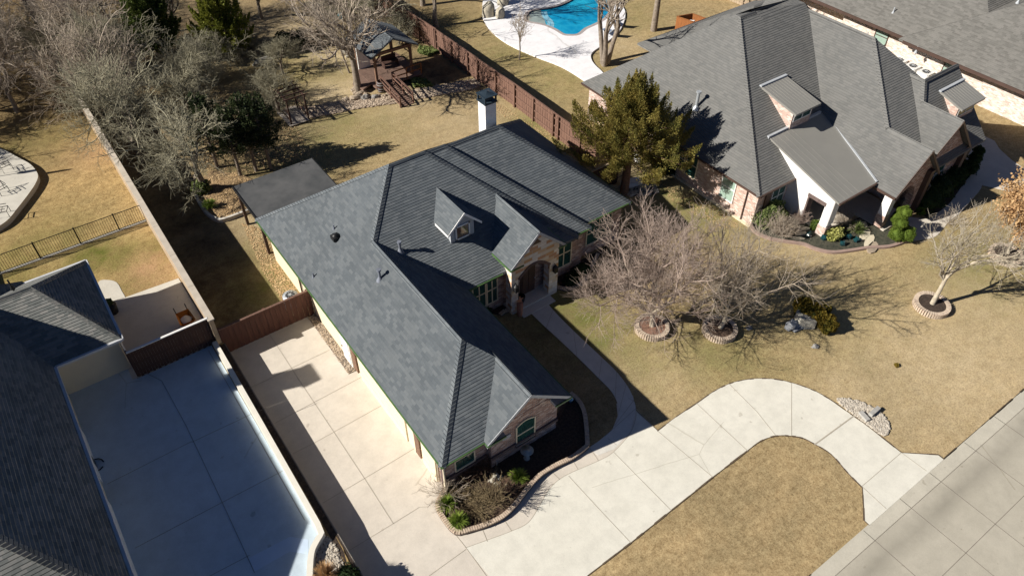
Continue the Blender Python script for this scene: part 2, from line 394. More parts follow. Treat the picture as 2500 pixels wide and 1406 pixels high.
M['conc_cream'] = concrete('cream_concrete', (.575, .52, .445), (.635, .58, .5))
M['conc_white'] = concrete('pale_concrete', (.65, .625, .54), (.71, .685, .6))
M['stone_pale'] = simple('pale_grey_stone', (.42, .41, .38), (.3, .29, .27), 5, .85)
M['bush_twig'] = simple('olive_brown_twig', (.26, .2, .11), (.16, .12, .07), 4, .95)
M['conc_street'] = concrete('street_concrete', (.41, .378, .305), (.455, .42, .345), stain=(3.0, .75))
M['conc_left'] = concrete('blue_shade_concrete', (.46, .55, .62), (.53, .62, .69))  # blue cast of the shade is mixed into this driveway's colour
M['conc_patio'] = concrete('pale_patio_concrete', (.53, .5, .43), (.58, .55, .48))
M['conc_pool'] = concrete('white_pool_deck', (.76, .75, .76), (.83, .82, .83))
M['conc_walk'] = concrete('walk_concrete', (.6, .575, .52), (.66, .635, .58))
M['conc_gutter'] = concrete('gutter_concrete', (.47, .44, .365), (.52, .485, .4))
M['joint'] = simple('joint_sealant', (.4, .36, .29), (.33, .29, .23), 3, .9)
M['joint_dark'] = simple('dark_joint', (.2, .17, .14), (.15, .13, .11), 3, .9)
M['curb_brick'] = brick('bullnose_curb_brick', (.5, .42, .33), (.66, .57, .46), (.2, .16, .13), bw=.1, rh=.4, ms=.014, mixn=.3)
M['curb_pink'] = simple('pinkish_curb', (.34, .24, .2), (.26, .19, .16), 3, .85)
M['edge'] = simple('edge_soil', (.13, .095, .06), (.07, .05, .035), 5, 1)
M['water'] = None
M['orange'] = simple('orange_plastic', (.5, .2, .03), (.4, .16, .03), 2, .45)
M['teal'] = simple('teal_glass_lump', (.012, .06, .065), (.008, .035, .042), 3, .15, spec=.8)
M['cover'] = simple('beige_canvas_cover', (.46, .42, .33), (.34, .31, .25), 2.5, .9, bmp=.04, bscale=4)
M['steel'] = simple('galvanised_steel', (.5, .53, .55), (.4, .43, .46), 3, .4, metal=.4)
M['terracotta'] = simple('terracotta', (.42, .2, .13), (.34, .16, .1), 3, .8)
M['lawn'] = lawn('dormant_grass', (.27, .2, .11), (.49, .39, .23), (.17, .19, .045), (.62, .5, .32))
M['lawn_back'] = lawn('back_yard_grass', (.27, .19, .09), (.52, .39, .2), (.15, .16, .035), (.46, .28, .16))
mt, N_, L_, b_ = newmat('pool_water'); p_ = pos(N_, L_)
b_.inputs['Roughness'].default_value = .08; b_.inputs['Specular IOR Level'].default_value = .6
v_ = N_.new('ShaderNodeTexVoronoi'); v_.feature = 'DISTANCE_TO_EDGE'; v_.inputs['Scale'].default_value = 1.6
wv = N_.new('ShaderNodeMixRGB'); wv.inputs[0].default_value = .35
nn_ = N_.new('ShaderNodeTexNoise'); nn_.inputs['Scale'].default_value = 1.3; L_.new(p_, nn_.inputs[0])
L_.new(p_, wv.inputs[1]); L_.new(nn_.outputs['Color'], wv.inputs[2]); L_.new(wv.outputs[0], v_.inputs['Vector'])
cw = ramp(N_, L_, v_.outputs['Distance'], [(.0, (.02, .36, .56)), (.3, (.004, .27, .48))])  # caustic light net painted into the water colour
cw = mix(N_, L_, .5, cw, ramp(N_, L_, noise(N_, L_, p_, .25, 2), [(.4, (.0, .2, .42)), (.6, (.02, .4, .58))]))
L_.new(cw, b_.inputs['Base Color']); bump(N_, L_, b_, noise(N_, L_, p_, 2.5, 4), .02)
M['water'] = mt
# ------------------------------------------------------------------ ground sheets
TZ = 0.8                                        # the left neighbour's lot stands this much higher
def spots(lst, z=0.0):
    return [(P2(x, y, z), r, ch, k) for x, y, r, ch, k in lst]
def sheet(name, xs, ys, z, mat, sp_, zfun=None):
    V = [(x, y, z + (zfun(x, y) if zfun else 0)) for y in ys for x in xs]; n = len(xs)
    Fs = [(j*n+i, j*n+i+1, (j+1)*n+i+1, (j+1)*n+i) for j in range(len(ys)-1) for i in range(n-1)]
    me = D.meshes.new(name); me.from_pydata(V, [], Fs)
    at = me.attributes.new('zone', 'FLOAT_COLOR', 'POINT'); buf = []
    for x, y, _ in V:
        c = [0.0, 0.0, 0.0]
        for (sx, sy), r, ch, k in sp_:
            d2 = ((x-sx)**2 + (y-sy)**2) / (r*r)
            if d2 < 6: c[ch] = max(c[ch], k * math.exp(-d2))
        buf += [c[0], c[1], c[2], 1]
    at.data.foreach_set('color', buf); me.materials.append(mat)
    o = D.objects.new(name, me); COL.objects.link(o); return tag(o, kind='structure')
def rng(a, b, s): return [a + s*i for i in range(int((b-a)/s)+1)]
GS = spots([  # px x, px y, radius m, channel (0 green, 1 bare, 2 litter and painted shade), strength
    (1400, 770, 3.2, 0, 1), (1470, 830, 3.0, 0, .9), (1560, 880, 2.5, 0, .6), (1690, 500, 4, 0, .9), (1620, 455, 3, 0, 1),
    (1760, 560, 2.5, 0, .6), (1830, 560, 2, 0, .6), (1880, 900, 3, 0, .3), (1750, 860, 3, 0, .6), (2050, 780, 3, 0, .35), (2400, 650, 4, 0, .7), (2330, 680, 2, 0, .5),
    (2150, 690, 5, 0, .25), (640, 700, 2.5, 0, .8), (600, 620, 2, 0, .5), (760, 340, 4, 0, .75), (900, 290, 4, 0, .45), (700, 380, 4, 0, .7), (750, 150, 7, 0, .55),
    (820, 300, 3, 0, .7), (1300, 300, 2, 0, .8), (1370, 350, 2, 0, .9), (1450, 400, 2, 0, .7), (1250, 130, 4, 0, .5), (1350, 180, 5, 0, .5), (1530, 40, 4, 0, .4), (1100, 60, 4, 0, .4), (560, 480, 2, 0, .5),
    (800, 235, 2.2, 1, 1), (690, 60, 4, 1, .9), (830, 130, 3, 1, .8), (620, 120, 4, 1, .4), (870, 215, 2, 1, .8), (960, 270, 3, 1, .3), (1110, 290, 5, 1, .35), (1620, 350, 3, 1, .9), (1690, 430, 2, 1, .8), (1510, 110, 2.5, 1, .4),
    (1950, 620, 6, 1, .25), (2080, 950, 2, 1, .5), (1450, 905, 2, 1, .3), (700, 330, 4, 1, .35), (1480, 440, 3, 1, .9), (640, 540, 2.5, 1, .5), (420, 120, 10, 1, .35), (1000, 240, 2, 1, .9), (450, 330, 6, 1, .3),
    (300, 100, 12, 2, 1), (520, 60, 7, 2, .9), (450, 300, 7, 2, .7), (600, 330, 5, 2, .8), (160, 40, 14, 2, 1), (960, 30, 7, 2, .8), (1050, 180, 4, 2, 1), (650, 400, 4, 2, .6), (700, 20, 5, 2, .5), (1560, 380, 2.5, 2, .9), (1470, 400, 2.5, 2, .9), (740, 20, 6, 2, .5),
    (850, 20, 6, 2, .6), (1440, 670, 3, 2, .3), (2350, 900, 6, 1, .6), (2250, 1000, 4, 1, .4), (2450, 800, 5, 1, .5), (2000, 600, 4, 1, .4), (430, 480, 2.2, 2, .9), (460, 540, 2.2, 2, .9), (500, 600, 2.2, 2, .9), (540, 660, 2.2, 2, .85), (580, 720, 2.0, 2, .85), (500, 700, 2, 2, .9), (560, 780, 1.6, 2, .9), (390, 430, 2.2, 2, .9), (350, 380, 2.2, 2, .9), (1400, 900, 2.2, 2, .55), (1460, 960, 2, 2, .55), (1330, 810, 2, 2, .55), (1470, 1020, 1.4, 2, .5), (1780, 1200, 5, 2, .12), (2000, 760, 4, 0, .35), (1600, 940, 3, 1, .3)])  # side-yard and walk-pocket dark spots paint the shade there into the grass
xs = [-600, -250, -120, -70] + rng(-40, 76, .6) + [90, 130, 260, 600]
ys = [-600, -200, -60, -20] + rng(-4, 96, .6) + [110, 160, 300, 700]
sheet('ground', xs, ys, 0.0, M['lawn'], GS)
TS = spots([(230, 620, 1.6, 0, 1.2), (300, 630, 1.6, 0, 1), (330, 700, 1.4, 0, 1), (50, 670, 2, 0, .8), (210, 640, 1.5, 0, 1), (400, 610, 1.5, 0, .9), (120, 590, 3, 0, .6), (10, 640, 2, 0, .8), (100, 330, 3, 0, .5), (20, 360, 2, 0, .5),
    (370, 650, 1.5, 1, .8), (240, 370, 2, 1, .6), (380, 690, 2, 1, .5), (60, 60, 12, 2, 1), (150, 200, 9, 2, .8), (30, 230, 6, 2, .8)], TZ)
WX = 3.12; CX = 2.55
sheet('neighbour_lawn', [-600, -120, -60] + rng(-40, 2.7, .6) + [WX], rng(6.0, 92, .6), TZ, M['lawn_back'], TS)
mb = MB(); mb.box(-90, 6, -.2, WX - .004, 92, TZ - .012); struct('neighbour_terrace', mb, M['lawn_back'])
# ------------------------------------------------------------------ street
SY = 4.37
mb = MB(); mb.prism([(-200, SY), (260, SY), (260, SY-9.6), (-200, SY-9.6)], -.1, .012, False); struct('street', mb, M['conc_street'])
mb = MB()
mb.prism([(-200, SY), (260, SY), (260, SY-.6), (-200, SY-.6)], -.1, .016, False); struct('gutter', mb, M['conc_gutter']); mb = MB()
def line(mb, pts, wd, z0, z1=None):
    mb.ribbon(pts, wd, z0, z1 or z0 + .003)
line(mb, [(-60, 1.2), (140, 1.2)], .022, .013)
line(mb, [(-60, SY-.62), (140, SY-.62)], .015, .017)
for a in ((2432, 1020, 2500, 1066), (2369, 1091, 2500, 1180), (2268, 1153, 2500, 1308), (2210, 1228, 2456, 1406), (2130, 1314, 2235, 1406)):
    p, q = px(*a[:2]), px(*a[2:]); p.y = SY - .05; q = p + (q-p).normalized() * 9.4; line(mb, [(p.x, p.y), (p.x + .02, SY-9.5)], .022, .013)
struct('street_joints', mb, M['joint_dark'])
# ------------------------------------------------------------------ our driveway, approach and walk
curb_px = [(1089, 1193), (1072, 1222), (1068, 1240), (1079, 1262), (1113, 1303), (1150, 1297), (1190, 1284), (1228, 1266), (1258, 1237), (1288, 1198), (1320, 1164), (1357, 1142), (1398, 1122), (1437, 1093)]
bound_px = [(1137, 1337), (1190, 1318), (1249, 1296), (1290, 1275), (1319, 1231), (1341, 1194), (1378, 1162), (1461, 1125), (1498, 1103), (1538, 1058), (1552, 1021), (1552, 998)]
bsm = smooth(bound_px, 4)
left_edge = []
mb = MB()
cream_px = [(1290, 1560), (1195, 1406)] + bsm + [(1545, 965), (1505, 985), (1508, 1015), (1495, 1048), (1460, 1078)] + curb_px[::-1] + [(1086, 1183), (890, 918), (878, 902), (852, 914), (753, 777), (750, 768)]
mb.prism([(WX, 29.9), (WX, 8.0)] + pl(cream_px) + [(7.5, 29.9)], -.1, .02, False); struct('driveway', mb, M['conc_cream'])
outer = smooth([(1605, 1052), (1650, 1018), (1700, 985), (1740, 957), (1780, 937), (1820, 927), (1860, 924), (1900, 927), (1945, 938), (1990, 955), (2030, 978), (2065, 1003), (2105, 1030)], 4) + [(2200, 1105), (2290, 1110), (2304, 1121)]
inner = [(2122, 1282), (2109, 1270), (2108, 1240), (2105, 1190)] + smooth([(2105, 1190), (2070, 1155), (2030, 1110), (1990, 1085), (1960, 1070), (1925, 1064), (1890, 1065), (1855, 1078), (1825, 1100)], 4)[1:] + [(1740, 1165), (1640, 1245), (1540, 1325), (1436, 1404), (1400, 1440), (1420, 1500), (1500, 1600)]
mb = MB(); mb.prism(pl([(1552, 1003)] + outer + inner + [(1300, 1560), (1195, 1406)] + bsm[:-1]), -.1, .024, False); struct('driveway_approach', mb, M['conc_white'])
win = smooth([(1284, 752), (1322, 790), (1372, 836), (1420, 882), (1462, 924), (1492, 955), (1508, 985), (1511, 1010), (1500, 1040), (1476, 1066), (1437, 1094)], 4)
wout = smooth([(1325, 724), (1350, 757), (1400, 808), (1470, 874), (1505, 908), (1535, 948), (1550, 985), (1552, 1006)], 4)
mb = MB(); mb.prism(pl(win + [(1460, 1112), (1500, 1096), (1538, 1055)] + wout[::-1]), -.1, .028, False)
struct('walkway', mb, M['conc_walk'])
mb = MB()
for a in ([(659, 818), (745, 950), (816, 1056), (890, 1168), (961, 1279)], [(610, 948), (804, 855)], [(672, 1033), (884, 920)], [(715, 1108), (768, 1081), (937, 987)], [(788, 1228), (890, 1168), (1013, 1094)], [(849, 1346), (960, 1278), (1024, 1238), (1046, 1237)],
          [(1047, 1406), (1137, 1341)], [(1113, 1306), (1137, 1336), (1188, 1406)], [(1175, 1285), (1190, 1322)], [(1226, 1262), (1249, 1296)], [(888, 917), (1084, 1182)], bsm,
          [(1341, 1146), (1367, 1171)], [(1394, 1117), (1411, 1146)], [(1441, 1095), (1461, 1125)], [(1484, 1070), (1506, 1087)]):
    line(mb, pl(a), .022, .026)
for a in ([(1388, 1162), (1469, 1250), (1540, 1325)], [(1497, 1103), (1638, 1246)], [(1552, 998), (1606, 1053), (1740, 1165)], [(1700, 985), (1826, 1102)], [(1780, 938), (1848, 1006), (1894, 1064)], [(1932, 936), (1932, 1064)], [(2104, 1187), (2200, 1105)], [(2200, 1105), (2261, 1150)], [(2104, 1188), (2163, 1242)]):
    line(mb, pl(a), .02, .03)
line(mb, pl([(1988, 1086), (2085, 1015)]), .06, .03)
for a in ((0.16, .14), (.3, .28), (.44, .42), (.58, .56), (.7, .69), (.82, .81), (.92, .92)):
    p = win[int(a[1] * (len(win)-1))]; q = wout[min(int(a[0] * (len(wout)-1) * 1.02), len(wout)-1)]
    line(mb, pl([p, q]), .02, .032)
struct('driveway_joints', mb, M['joint'])
# ------------------------------------------------------------------ left neighbour's concrete (on the terrace)
mb = MB()
lp = [(186, 985), (336, 922), (352, 895), (520, 832), (548, 870), (600, 960)]
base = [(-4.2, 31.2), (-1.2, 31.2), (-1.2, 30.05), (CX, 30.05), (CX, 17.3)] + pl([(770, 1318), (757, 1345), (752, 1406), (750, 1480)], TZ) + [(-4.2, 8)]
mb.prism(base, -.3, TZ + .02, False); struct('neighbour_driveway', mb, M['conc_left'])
mb = MB()
mb.prism([(-1.4, 30.1), (2.85, 30.1)] + pl([(436, 680)], TZ) + pl([(305, 727)], TZ) + [(-1.4, 36)], TZ - .1, TZ + .025, False)
mb.prism(pl(smooth([(235, 735), (240, 690), (262, 684), (285, 690), (298, 712), (306, 728), (300, 745)], 3) + [(255, 760)], TZ), TZ - .1, TZ + .021, False)
struct('neighbour_patio', mb, M['conc_patio'])
mb = MB()
for a in ([(395, 930), (455, 1040), (540, 1220), (622, 1398)], [(468, 1080), (612, 1012), (705, 975)], [(262, 1182), (468, 1078)], [(330, 1338), (536, 1230), (690, 1150)], [(390, 1470), (610, 1355)], [(262, 740), (305, 727)], [(345, 905), (395, 930)]):
    line(mb, pl(a, TZ), .018, TZ + .026)
line(mb, [(2.3, 29.8), (2.3, 18.2)], .02, TZ + .026)
struct('neighbour_driveway_joints', mb, M['joint_dark'])
mb = MB(); mb.prism(pl([(608, 1362), (708, 1310), (753, 1317), (752, 1352), (708, 1346), (622, 1395)], TZ), TZ, TZ + .026, False)
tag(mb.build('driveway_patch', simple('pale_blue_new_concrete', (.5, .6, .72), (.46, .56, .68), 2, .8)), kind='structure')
# pool patio of the left neighbour, raised slab
mb = MB(); cur = smooth([(-150, 340), (-60, 345), (0, 362), (45, 385), (75, 402), (92, 425), (88, 445), (72, 470), (45, 505), (15, 540), (-30, 565), (-100, 590), (-180, 610)], 4)
mb.prism(pl(cur, TZ + .35), TZ - .1, TZ + .35); struct('neighbour_pool_patio', mb, M['conc_patio'])
mb = MB(); line(mb, pl([(0, 393), (30, 380)], TZ+.35), .03, TZ+.352); line(mb, pl([(40, 424), (78, 407)], TZ+.35), .03, TZ+.352); struct('pool_patio_joints', mb, M['joint_dark'])
mb = MB(); rg_ = random.Random(12)
def rough_edge(mb, pts, w0, z):
    pts = smooth(pts, 1); out = []
    for p, q in zip(pts[:-1], pts[1:]):
        L = math.hypot(q[0]-p[0], q[1]-p[1]); n = max(1, int(L/.35))
        for i in range(n):
            a = (p[0]+(q[0]-p[0])*i/n, p[1]+(q[1]-p[1])*i/n); b = (p[0]+(q[0]-p[0])*(i+1)/n, p[1]+(q[1]-p[1])*(i+1)/n); mb.ribbon([a, b], w0*rg_.uniform(.4, 1.7), 0, z)
rough_edge(mb, pl([(1606, 1053)] + outer), .05, .029); rough_edge(mb, pl(inner), .05, .029)
rough_edge(mb, [(-40, SY), (18.2, SY)], .06, .016); rough_edge(mb, [(px(2304, 1121).x, SY), (70, SY)], .06, .016)
struct('lawn_edge_soil', mb, M['edge'])
# ------------------------------------------------------------------ right neighbour: walk, side drive, pool deck, pool
mb = MB()
walk_px = smooth([(2185, 560), (2205, 585), (2240, 587), (2280, 580), (2300, 562), (2318, 540), (2345, 520), (2370, 490), (2395, 460), (2398, 430), (2390, 418), (2360, 415), (2362, 440), (2345, 460), (2320, 495), (2290, 520), (2265, 535), (2215, 530), (2190, 530)], 3, True)
mb.prism(pl(walk_px), -.1, .03, False)
mb.prism(pl([(2345, 440), (2352, 400), (2380, 350), (2400, 332), (2428, 345), (2440, 365), (2470, 392), (2520, 425), (2560, 470), (2470, 470)]), -.1, .026, False)
mb.prism([(36.3, 17.85), (39.5, 17.95), (39.5, 15.9), (42.0, 15.9), (42.0, 20.6), (36.3, 20.6)], -.1, .12)
struct('neighbour_walk', mb, M['conc_cream'])
mb = MB(); deckp = smooth([(1177, 30), (1182, 55), (1200, 80), (1240, 110), (1300, 138), (1370, 165), (1420, 195), (1440, 212), (1455, 235), (1490, 215), (1475, 185), (1450, 160), (1442, 142), (1448, 130), (1462, 120), (1490, 100), (1515, 75), (1526, 45), (1522, 22), (1500, -5), (1470, -40), (1380, -60), (1260, -60), (1190, -20)], 3, True)
poolp = smooth([(1283, 42), (1282, 52), (1292, 58), (1325, 64), (1355, 76), (1375, 88), (1392, 90), (1412, 88), (1430, 74), (1452, 64), (1476, 50), (1490, 30), (1488, 8), (1460, -10), (1415, -12), (1390, 5), (1360, 18), (1330, 24), (1295, 30)], 3, True)
ring = pl(deckp); hole = pl(poolp)
def ring_mesh(mb, outer, inner, z):
    bm = bmesh.new()
    for poly in (outer, inner):
        vs = [bm.verts.new((a, b, z)) for a, b in poly]
        for i in range(len(vs)): bm.edges.new((vs[i], vs[(i+1) % len(vs)]))
    bmesh.ops.triangle_fill(bm, edges=bm.edges[:], use_beauty=True, normal=(0, 0, 1))
    for f in bm.faces:
        pts = [v.co.copy() for v in f.verts]
        n = (pts[1]-pts[0]).cross(pts[2]-pts[0])
        mb.poly(pts if n.z > 0 else pts[::-1])
    bm.free()
ring_mesh(mb, ring, hole, .14)
for i in range(len(ring)):
    p, q = ring[i], ring[(i+1) % len(ring)]; mb.poly([(p[0], p[1], -.05), (q[0], q[1], -.05), (q[0], q[1], .14), (p[0], p[1], .14)])
struct('pool_deck', mb, M['conc_pool'])
mb = MB(); mb.prism(hole, .0, .03, False); struct('pool_water', mb, M['water'])
mb = MB()
for i in range(len(hole)):
    p, q = hole[i], hole[(i+1) % len(hole)]; mb.poly([(p[0], p[1], .0), (q[0], q[1], .0), (q[0], q[1], .14), (p[0], p[1], .14)])
mb.ribbon(hole, .3, .135, .15, True)
struct('pool_coping', mb, simple('grey_brown_pool_coping', (.4, .35, .33), (.28, .24, .23), 4, .8))
mb = MB(); mb.prism(pl([(1287, 36), (1282, 48), (1292, 57), (1325, 63), (1334, 66), (1330, 52), (1322, 38), (1320, 27), (1300, 31)]), .02, .05)
struct('tanning_ledge', mb, simple('pale_green_pool_ledge', (.3, .36, .34), (.22, .27, .26), 1.5, .3))
mb = MB()
for k, (dx) in enumerate((0, 9)):
    mb.ribbon(pl(smooth([(1322+dx, 30), (1326+dx, 42), (1336+dx, 52), (1340+dx, 62), (1337+dx, 72)], 3)), .28, .02, .045 - .004*k)
struct('pool_steps', mb, simple('pool_step_edge', (.25, .5, .6), (.2, .42, .55), 3, .2))
# ------------------------------------------------------------------ planting beds (soil) and gravel
mb = MB(); bed = pl([(1092, 1192)] + curb_px[1:] + smooth([(1437, 1093), (1432, 1040), (1424, 1005), (1410, 980), (1385, 958)], 3)[1:]) + [(14.0, 16.3), (8.3, 16.3)]
mb.prism(bed, -.1, .10, False); struct('front_bed_soil', mb, M['soil_brown'])
mb = MB(); mb.prism(pl([(1270, 1160), (1310, 1168), (1360, 1140), (1436, 1092), (1430, 1030), (1420, 995), (1398, 968)]) + [(14.0, 16.2), (10.2, 16.2)], 0, .108, False); struct('dark_mulch', mb, M['soil'])
bed2 = smooth([(1832, 552), (1845, 570), (1880, 585), (1920, 592), (1960, 598), (1990, 610), (2030, 618), (2075, 614), (2120, 607), (2170, 604), (2205, 592), (2222, 582), (2190, 560)], 4)
mb = MB(); mb.prism(pl(bed2) + [(39.6, 16.0), (39.5, 17.6), (36.6, 17.9), (36.3, 19.5), (36.0, 20.9), (33.3, 20.9)], -.1, .06, False); struct('neighbour_bed_soil', mb, M['soil_green'])
mb = MB(); mb.prism(pl(smooth([(2228, 505), (2262, 530), (2300, 512), (2325, 488), (2348, 455), (2366, 430), (2372, 400), (2352, 400)], 3)) + [(48, 16.6), (42, 16.2)], -.1, .05, False); struct('side_bed_soil', mb, M['soil'])
mb = MB(); mb.prism(pl(smooth([(1375, 700), (1390, 708), (1420, 700), (1440, 680), (1455, 640), (1480, 600), (1510, 560)], 3)) + [(25.5, 24.7), (20.2, 24.7)], -.1, .07, False); struct('entry_bed_soil', mb, M['soil'])
mb = MB(); mb.prism(pl([(1150, 712), (1200, 765), (1222, 770), (1243, 757)]) + [(16.8, 24.3), (14.1, 24.3)], -.1, .07, False); struct('courtyard_bed_soil', mb, M['soil'])
mb = MB(); yb = smooth([(478, 455), (480, 480), (492, 505), (510, 528), (535, 542), (560, 537), (600, 522), (618, 515)], 3)
mb.prism(pl(yb) + [(9.5, 41.2), (10, 43.5)] + pl([(590, 430), (520, 420)]), -.1, .14, False); struct('yard_bed_soil', mb, simple('leafy_brown_soil', (.34, .24, .13), (.17, .11, .06), 6, 1, bmp=.04))
def scatter(name, mat, region_fn, n, size, seed, zf, label, cat, flat=False):
    rg = random.Random(seed); mb = MB()
    for _ in range(n):
        x, y = region_fn(rg); z = zf(x, y) if callable(zf) else zf
        s_ = size * rg.uniform(.6, 1.4)
        if flat:
            a = rg.uniform(0, 6.28); d = Vector((math.cos(a), math.sin(a), rg.uniform(-.4, .4))) * s_; e = Vector((-math.sin(a), math.cos(a), rg.uniform(-.4, .4))) * s_ * .6
            c = Vector((x, y, z + .02)); mb.poly([c - d, c + e, c + d, c - e], uv=False)
        else: mb.blob((x, y, z + s_*.1), (s_, s_ * rg.uniform(.6, 1), s_ * .6), rg.random(), 5, .2)
    return solo(name, mb, mat, label, cat, kind='stuff')
def in_poly(poly):
    X = [p[0] for p in poly]; Y = [p[1] for p in poly]
    def inside(x, y):
        c = False; j = len(poly) - 1
        for i in range(len(poly)):
            if (poly[i][1] > y) != (poly[j][1] > y) and x < (poly[j][0]-poly[i][0])*(y-poly[i][1])/(poly[j][1]-poly[i][1]) + poly[i][0]: c = not c
            j = i
        return c
    def f(rg):
        while True:
            x, y = rg.uniform(min(X), max(X)), rg.uniform(min(Y), max(Y))
            if inside(x, y): return x, y
    return f
def gravel(name, poly, mat, pebmat, n, size, z, label, seed):
    mb = MB(); mb.prism(poly, z-.15, z, False); struct(name, mb, mat)
    scatter('pebbles', pebmat, in_poly(poly), n, size, seed, z, label, 'gravel')
gravel('gravel_strip', pl([(753, 777), (851, 913), (876, 902), (886, 914), (775, 760)]), M['gravel_dark'], M['gravel'], 900, .045, .03, 'grey brown pebbles in the strip between driveway and garage wall', 1)
gp = pl(smooth([(700, 262), (760, 262), (830, 248), (900, 238), (960, 232), (1040, 215), (1100, 205), (1160, 195), (1172, 205), (1160, 218), (1050, 238), (960, 255), (880, 266), (800, 282), (740, 292), (700, 300)], 2, True))
gravel('drainage_bed', gp, M['gravel'], M['gravel'], 2600, .1, .03, 'tan river stones in the long drainage bed by the wooden ramp', 2)
gravel('drainage_bed', pl(smooth([(2042, 978), (2075, 975), (2120, 990), (2150, 1010), (2170, 1035), (2168, 1055), (2155, 1063), (2105, 1028)], 3, True)), M['gravel_white'], M['gravel_white'], 1100, .07, .035, 'pale river stones round the driveway culvert', 3)
tri = pl([(797, 1308), (812, 1318), (845, 1385), (850, 1480), (760, 1480), (757, 1400), (768, 1352), (780, 1325)], TZ)
gravel('side_gravel', tri, M['gravel_dark'], M['gravel_white'], 900, .06, TZ + .02, 'pale brown pebbles outside the curved end of the low wall', 4)
gravel('tree_gravel', pl([(1450, 440), (1500, 455), (1600, 452), (1610, 472), (1560, 480), (1480, 475)]), M['gravel_dark'], M['rock_white'], 260, .13, .03, 'pale stones under the big juniper beside the house corner', 5)
scatter('fallen_leaves', M['litter'], in_poly(pl([(640, 560), (725, 690), (740, 720), (690, 740), (640, 660), (590, 545)])), 1700, .055, 6, .0, 'tan fallen leaves on the grass beside the house wall', 'leaves', True)
scatter('fallen_leaves', M['litter'], in_poly(pl([(500, 440), (580, 420), (640, 470), (600, 520), (540, 540), (500, 500)])), 1500, .055, 7, .14, 'tan fallen leaves on the curved yard bed', 'leaves', True)
scatter('fallen_leaves', M['litter'], in_poly(pl([(1600, 440), (1700, 480), (1820, 560), (1760, 560), (1640, 490)])), 600, .045, 8, .0, 'few yellow leaves on the grass beside the brick side wall', 'leaves', True)
scatter('fallen_leaves', M['litter'], in_poly(pl([(520, 330), (720, 300), (760, 380), (600, 430), (480, 420)])), 1800, .06, 9, .0, 'tan fallen leaves under the dark cedars', 'leaves', True)
scatter('fallen_leaves', M['litter'], in_poly(pl([(1180, 230), (1280, 290), (1400, 360), (1380, 380), (1230, 285)])), 500, .05, 10, .0, 'few tan leaves along the foot of the red fence', 'leaves', True)
# ------------------------------------------------------------------ house helpers
def roofslab(mb, faces, th=.16):
    edges = {}
    key = lambda p: (round(p[0], 3), round(p[1], 3), round(p[2], 3))
    for f in faces:
        n = Vector((0, 0, 0)); P_ = [Vector(p) for p in f]
        for i in range(1, len(P_)-1): n += (P_[i]-P_[0]).cross(P_[i+1]-P_[0])
        if n.z < 0: f = f[::-1]
        mb.poly(f); mb.poly([(p[0], p[1], p[2]-th) for p in f[::-1]])
        for i in range(len(f)):
            a, b = key(f[i]), key(f[(i+1) % len(f)])
            if (b, a) in edges: edges.pop((b, a))
            else: edges[(a, b)] = (f[i], f[(i+1) % len(f)])
    for (a, b) in edges.values():
        mb.poly([(a[0], a[1], a[2]-th), (b[0], b[1], b[2]-th), b, a])
def hip(x0, x1, y0, y1, ze, kx, ky=None):
    "hip roof faces; ridge along the longer side"
    ky = ky or kx; W, L = x1-x0, y1-y0
    if L/2*ky <= W/2*kx:
        r = L/2*ky; dx = r/kx; ym = (y0+y1)/2; a, b = (x0+dx, ym, ze+r), (x1-dx, ym, ze+r)
        return [[(x0, y0, ze), (x1, y0, ze), b, a], [(x1, y0, ze), (x1, y1, ze), b], [(x1, y1, ze), (x0, y1, ze), a, b], [(x0, y1, ze), (x0, y0, ze), a]], (a, b)
    r = W/2*kx; dy = r/ky; xm = (x0+x1)/2; a, b = (xm, y0+dy, ze+r), (xm, y1-dy, ze+r)
    return [[(x0, y0, ze), (x1, y0, ze), a], [(x1, y0, ze), (x1, y1, ze), b, a], [(x1, y1, ze), (x0, y1, ze), b], [(x0, y1, ze), (x0, y0, ze), a, b]], (a, b)
def caps(mb, segs, r=.11):
    "bent cap shingles laid along hips and ridges"
    for p, q in segs:
        p, q = Vector(p), Vector(q); L = (q-p).length; d = (q-p)/L; side = nrm(d.cross(Vector((0, 0, 1))))
        n = max(1, int(L/.6))
        for i in range(n):
            a = p + d*(L*i/n); b = p + d*(L*(i+1)/n); dn = side*.17 - Vector((0, 0, .1)) if abs(d.z) > .1 else side*.15 - Vector((0, 0, .115))
            dl = Vector((-dn.x, -dn.y, dn.z)); u = Vector((0, 0, .035))
            for e in (dn, dl):
                f = [a + u, b + u, b + u + e, a + u + e]
                if e is dl: f = f[::-1]
                mb.poly(f)
                mb.poly([a + u + e, b + u + e, b + e - Vector((0, 0, .05)), a + e - Vector((0, 0, .05))])
def cap_parts(segs, mat, parent):
    for sg in segs:
        b = MB(); caps(b, [sg]); b.build('ridge_cap', mat, parent)
def gutter(mb, pts, wd=.1, h=.12):
    for p, q in zip(pts[:-1], pts[1:]): mb.bar(Vector(p) + Vector((0, 0, -.06)), Vector(q) + Vector((0, 0, -.06)), wd, h)
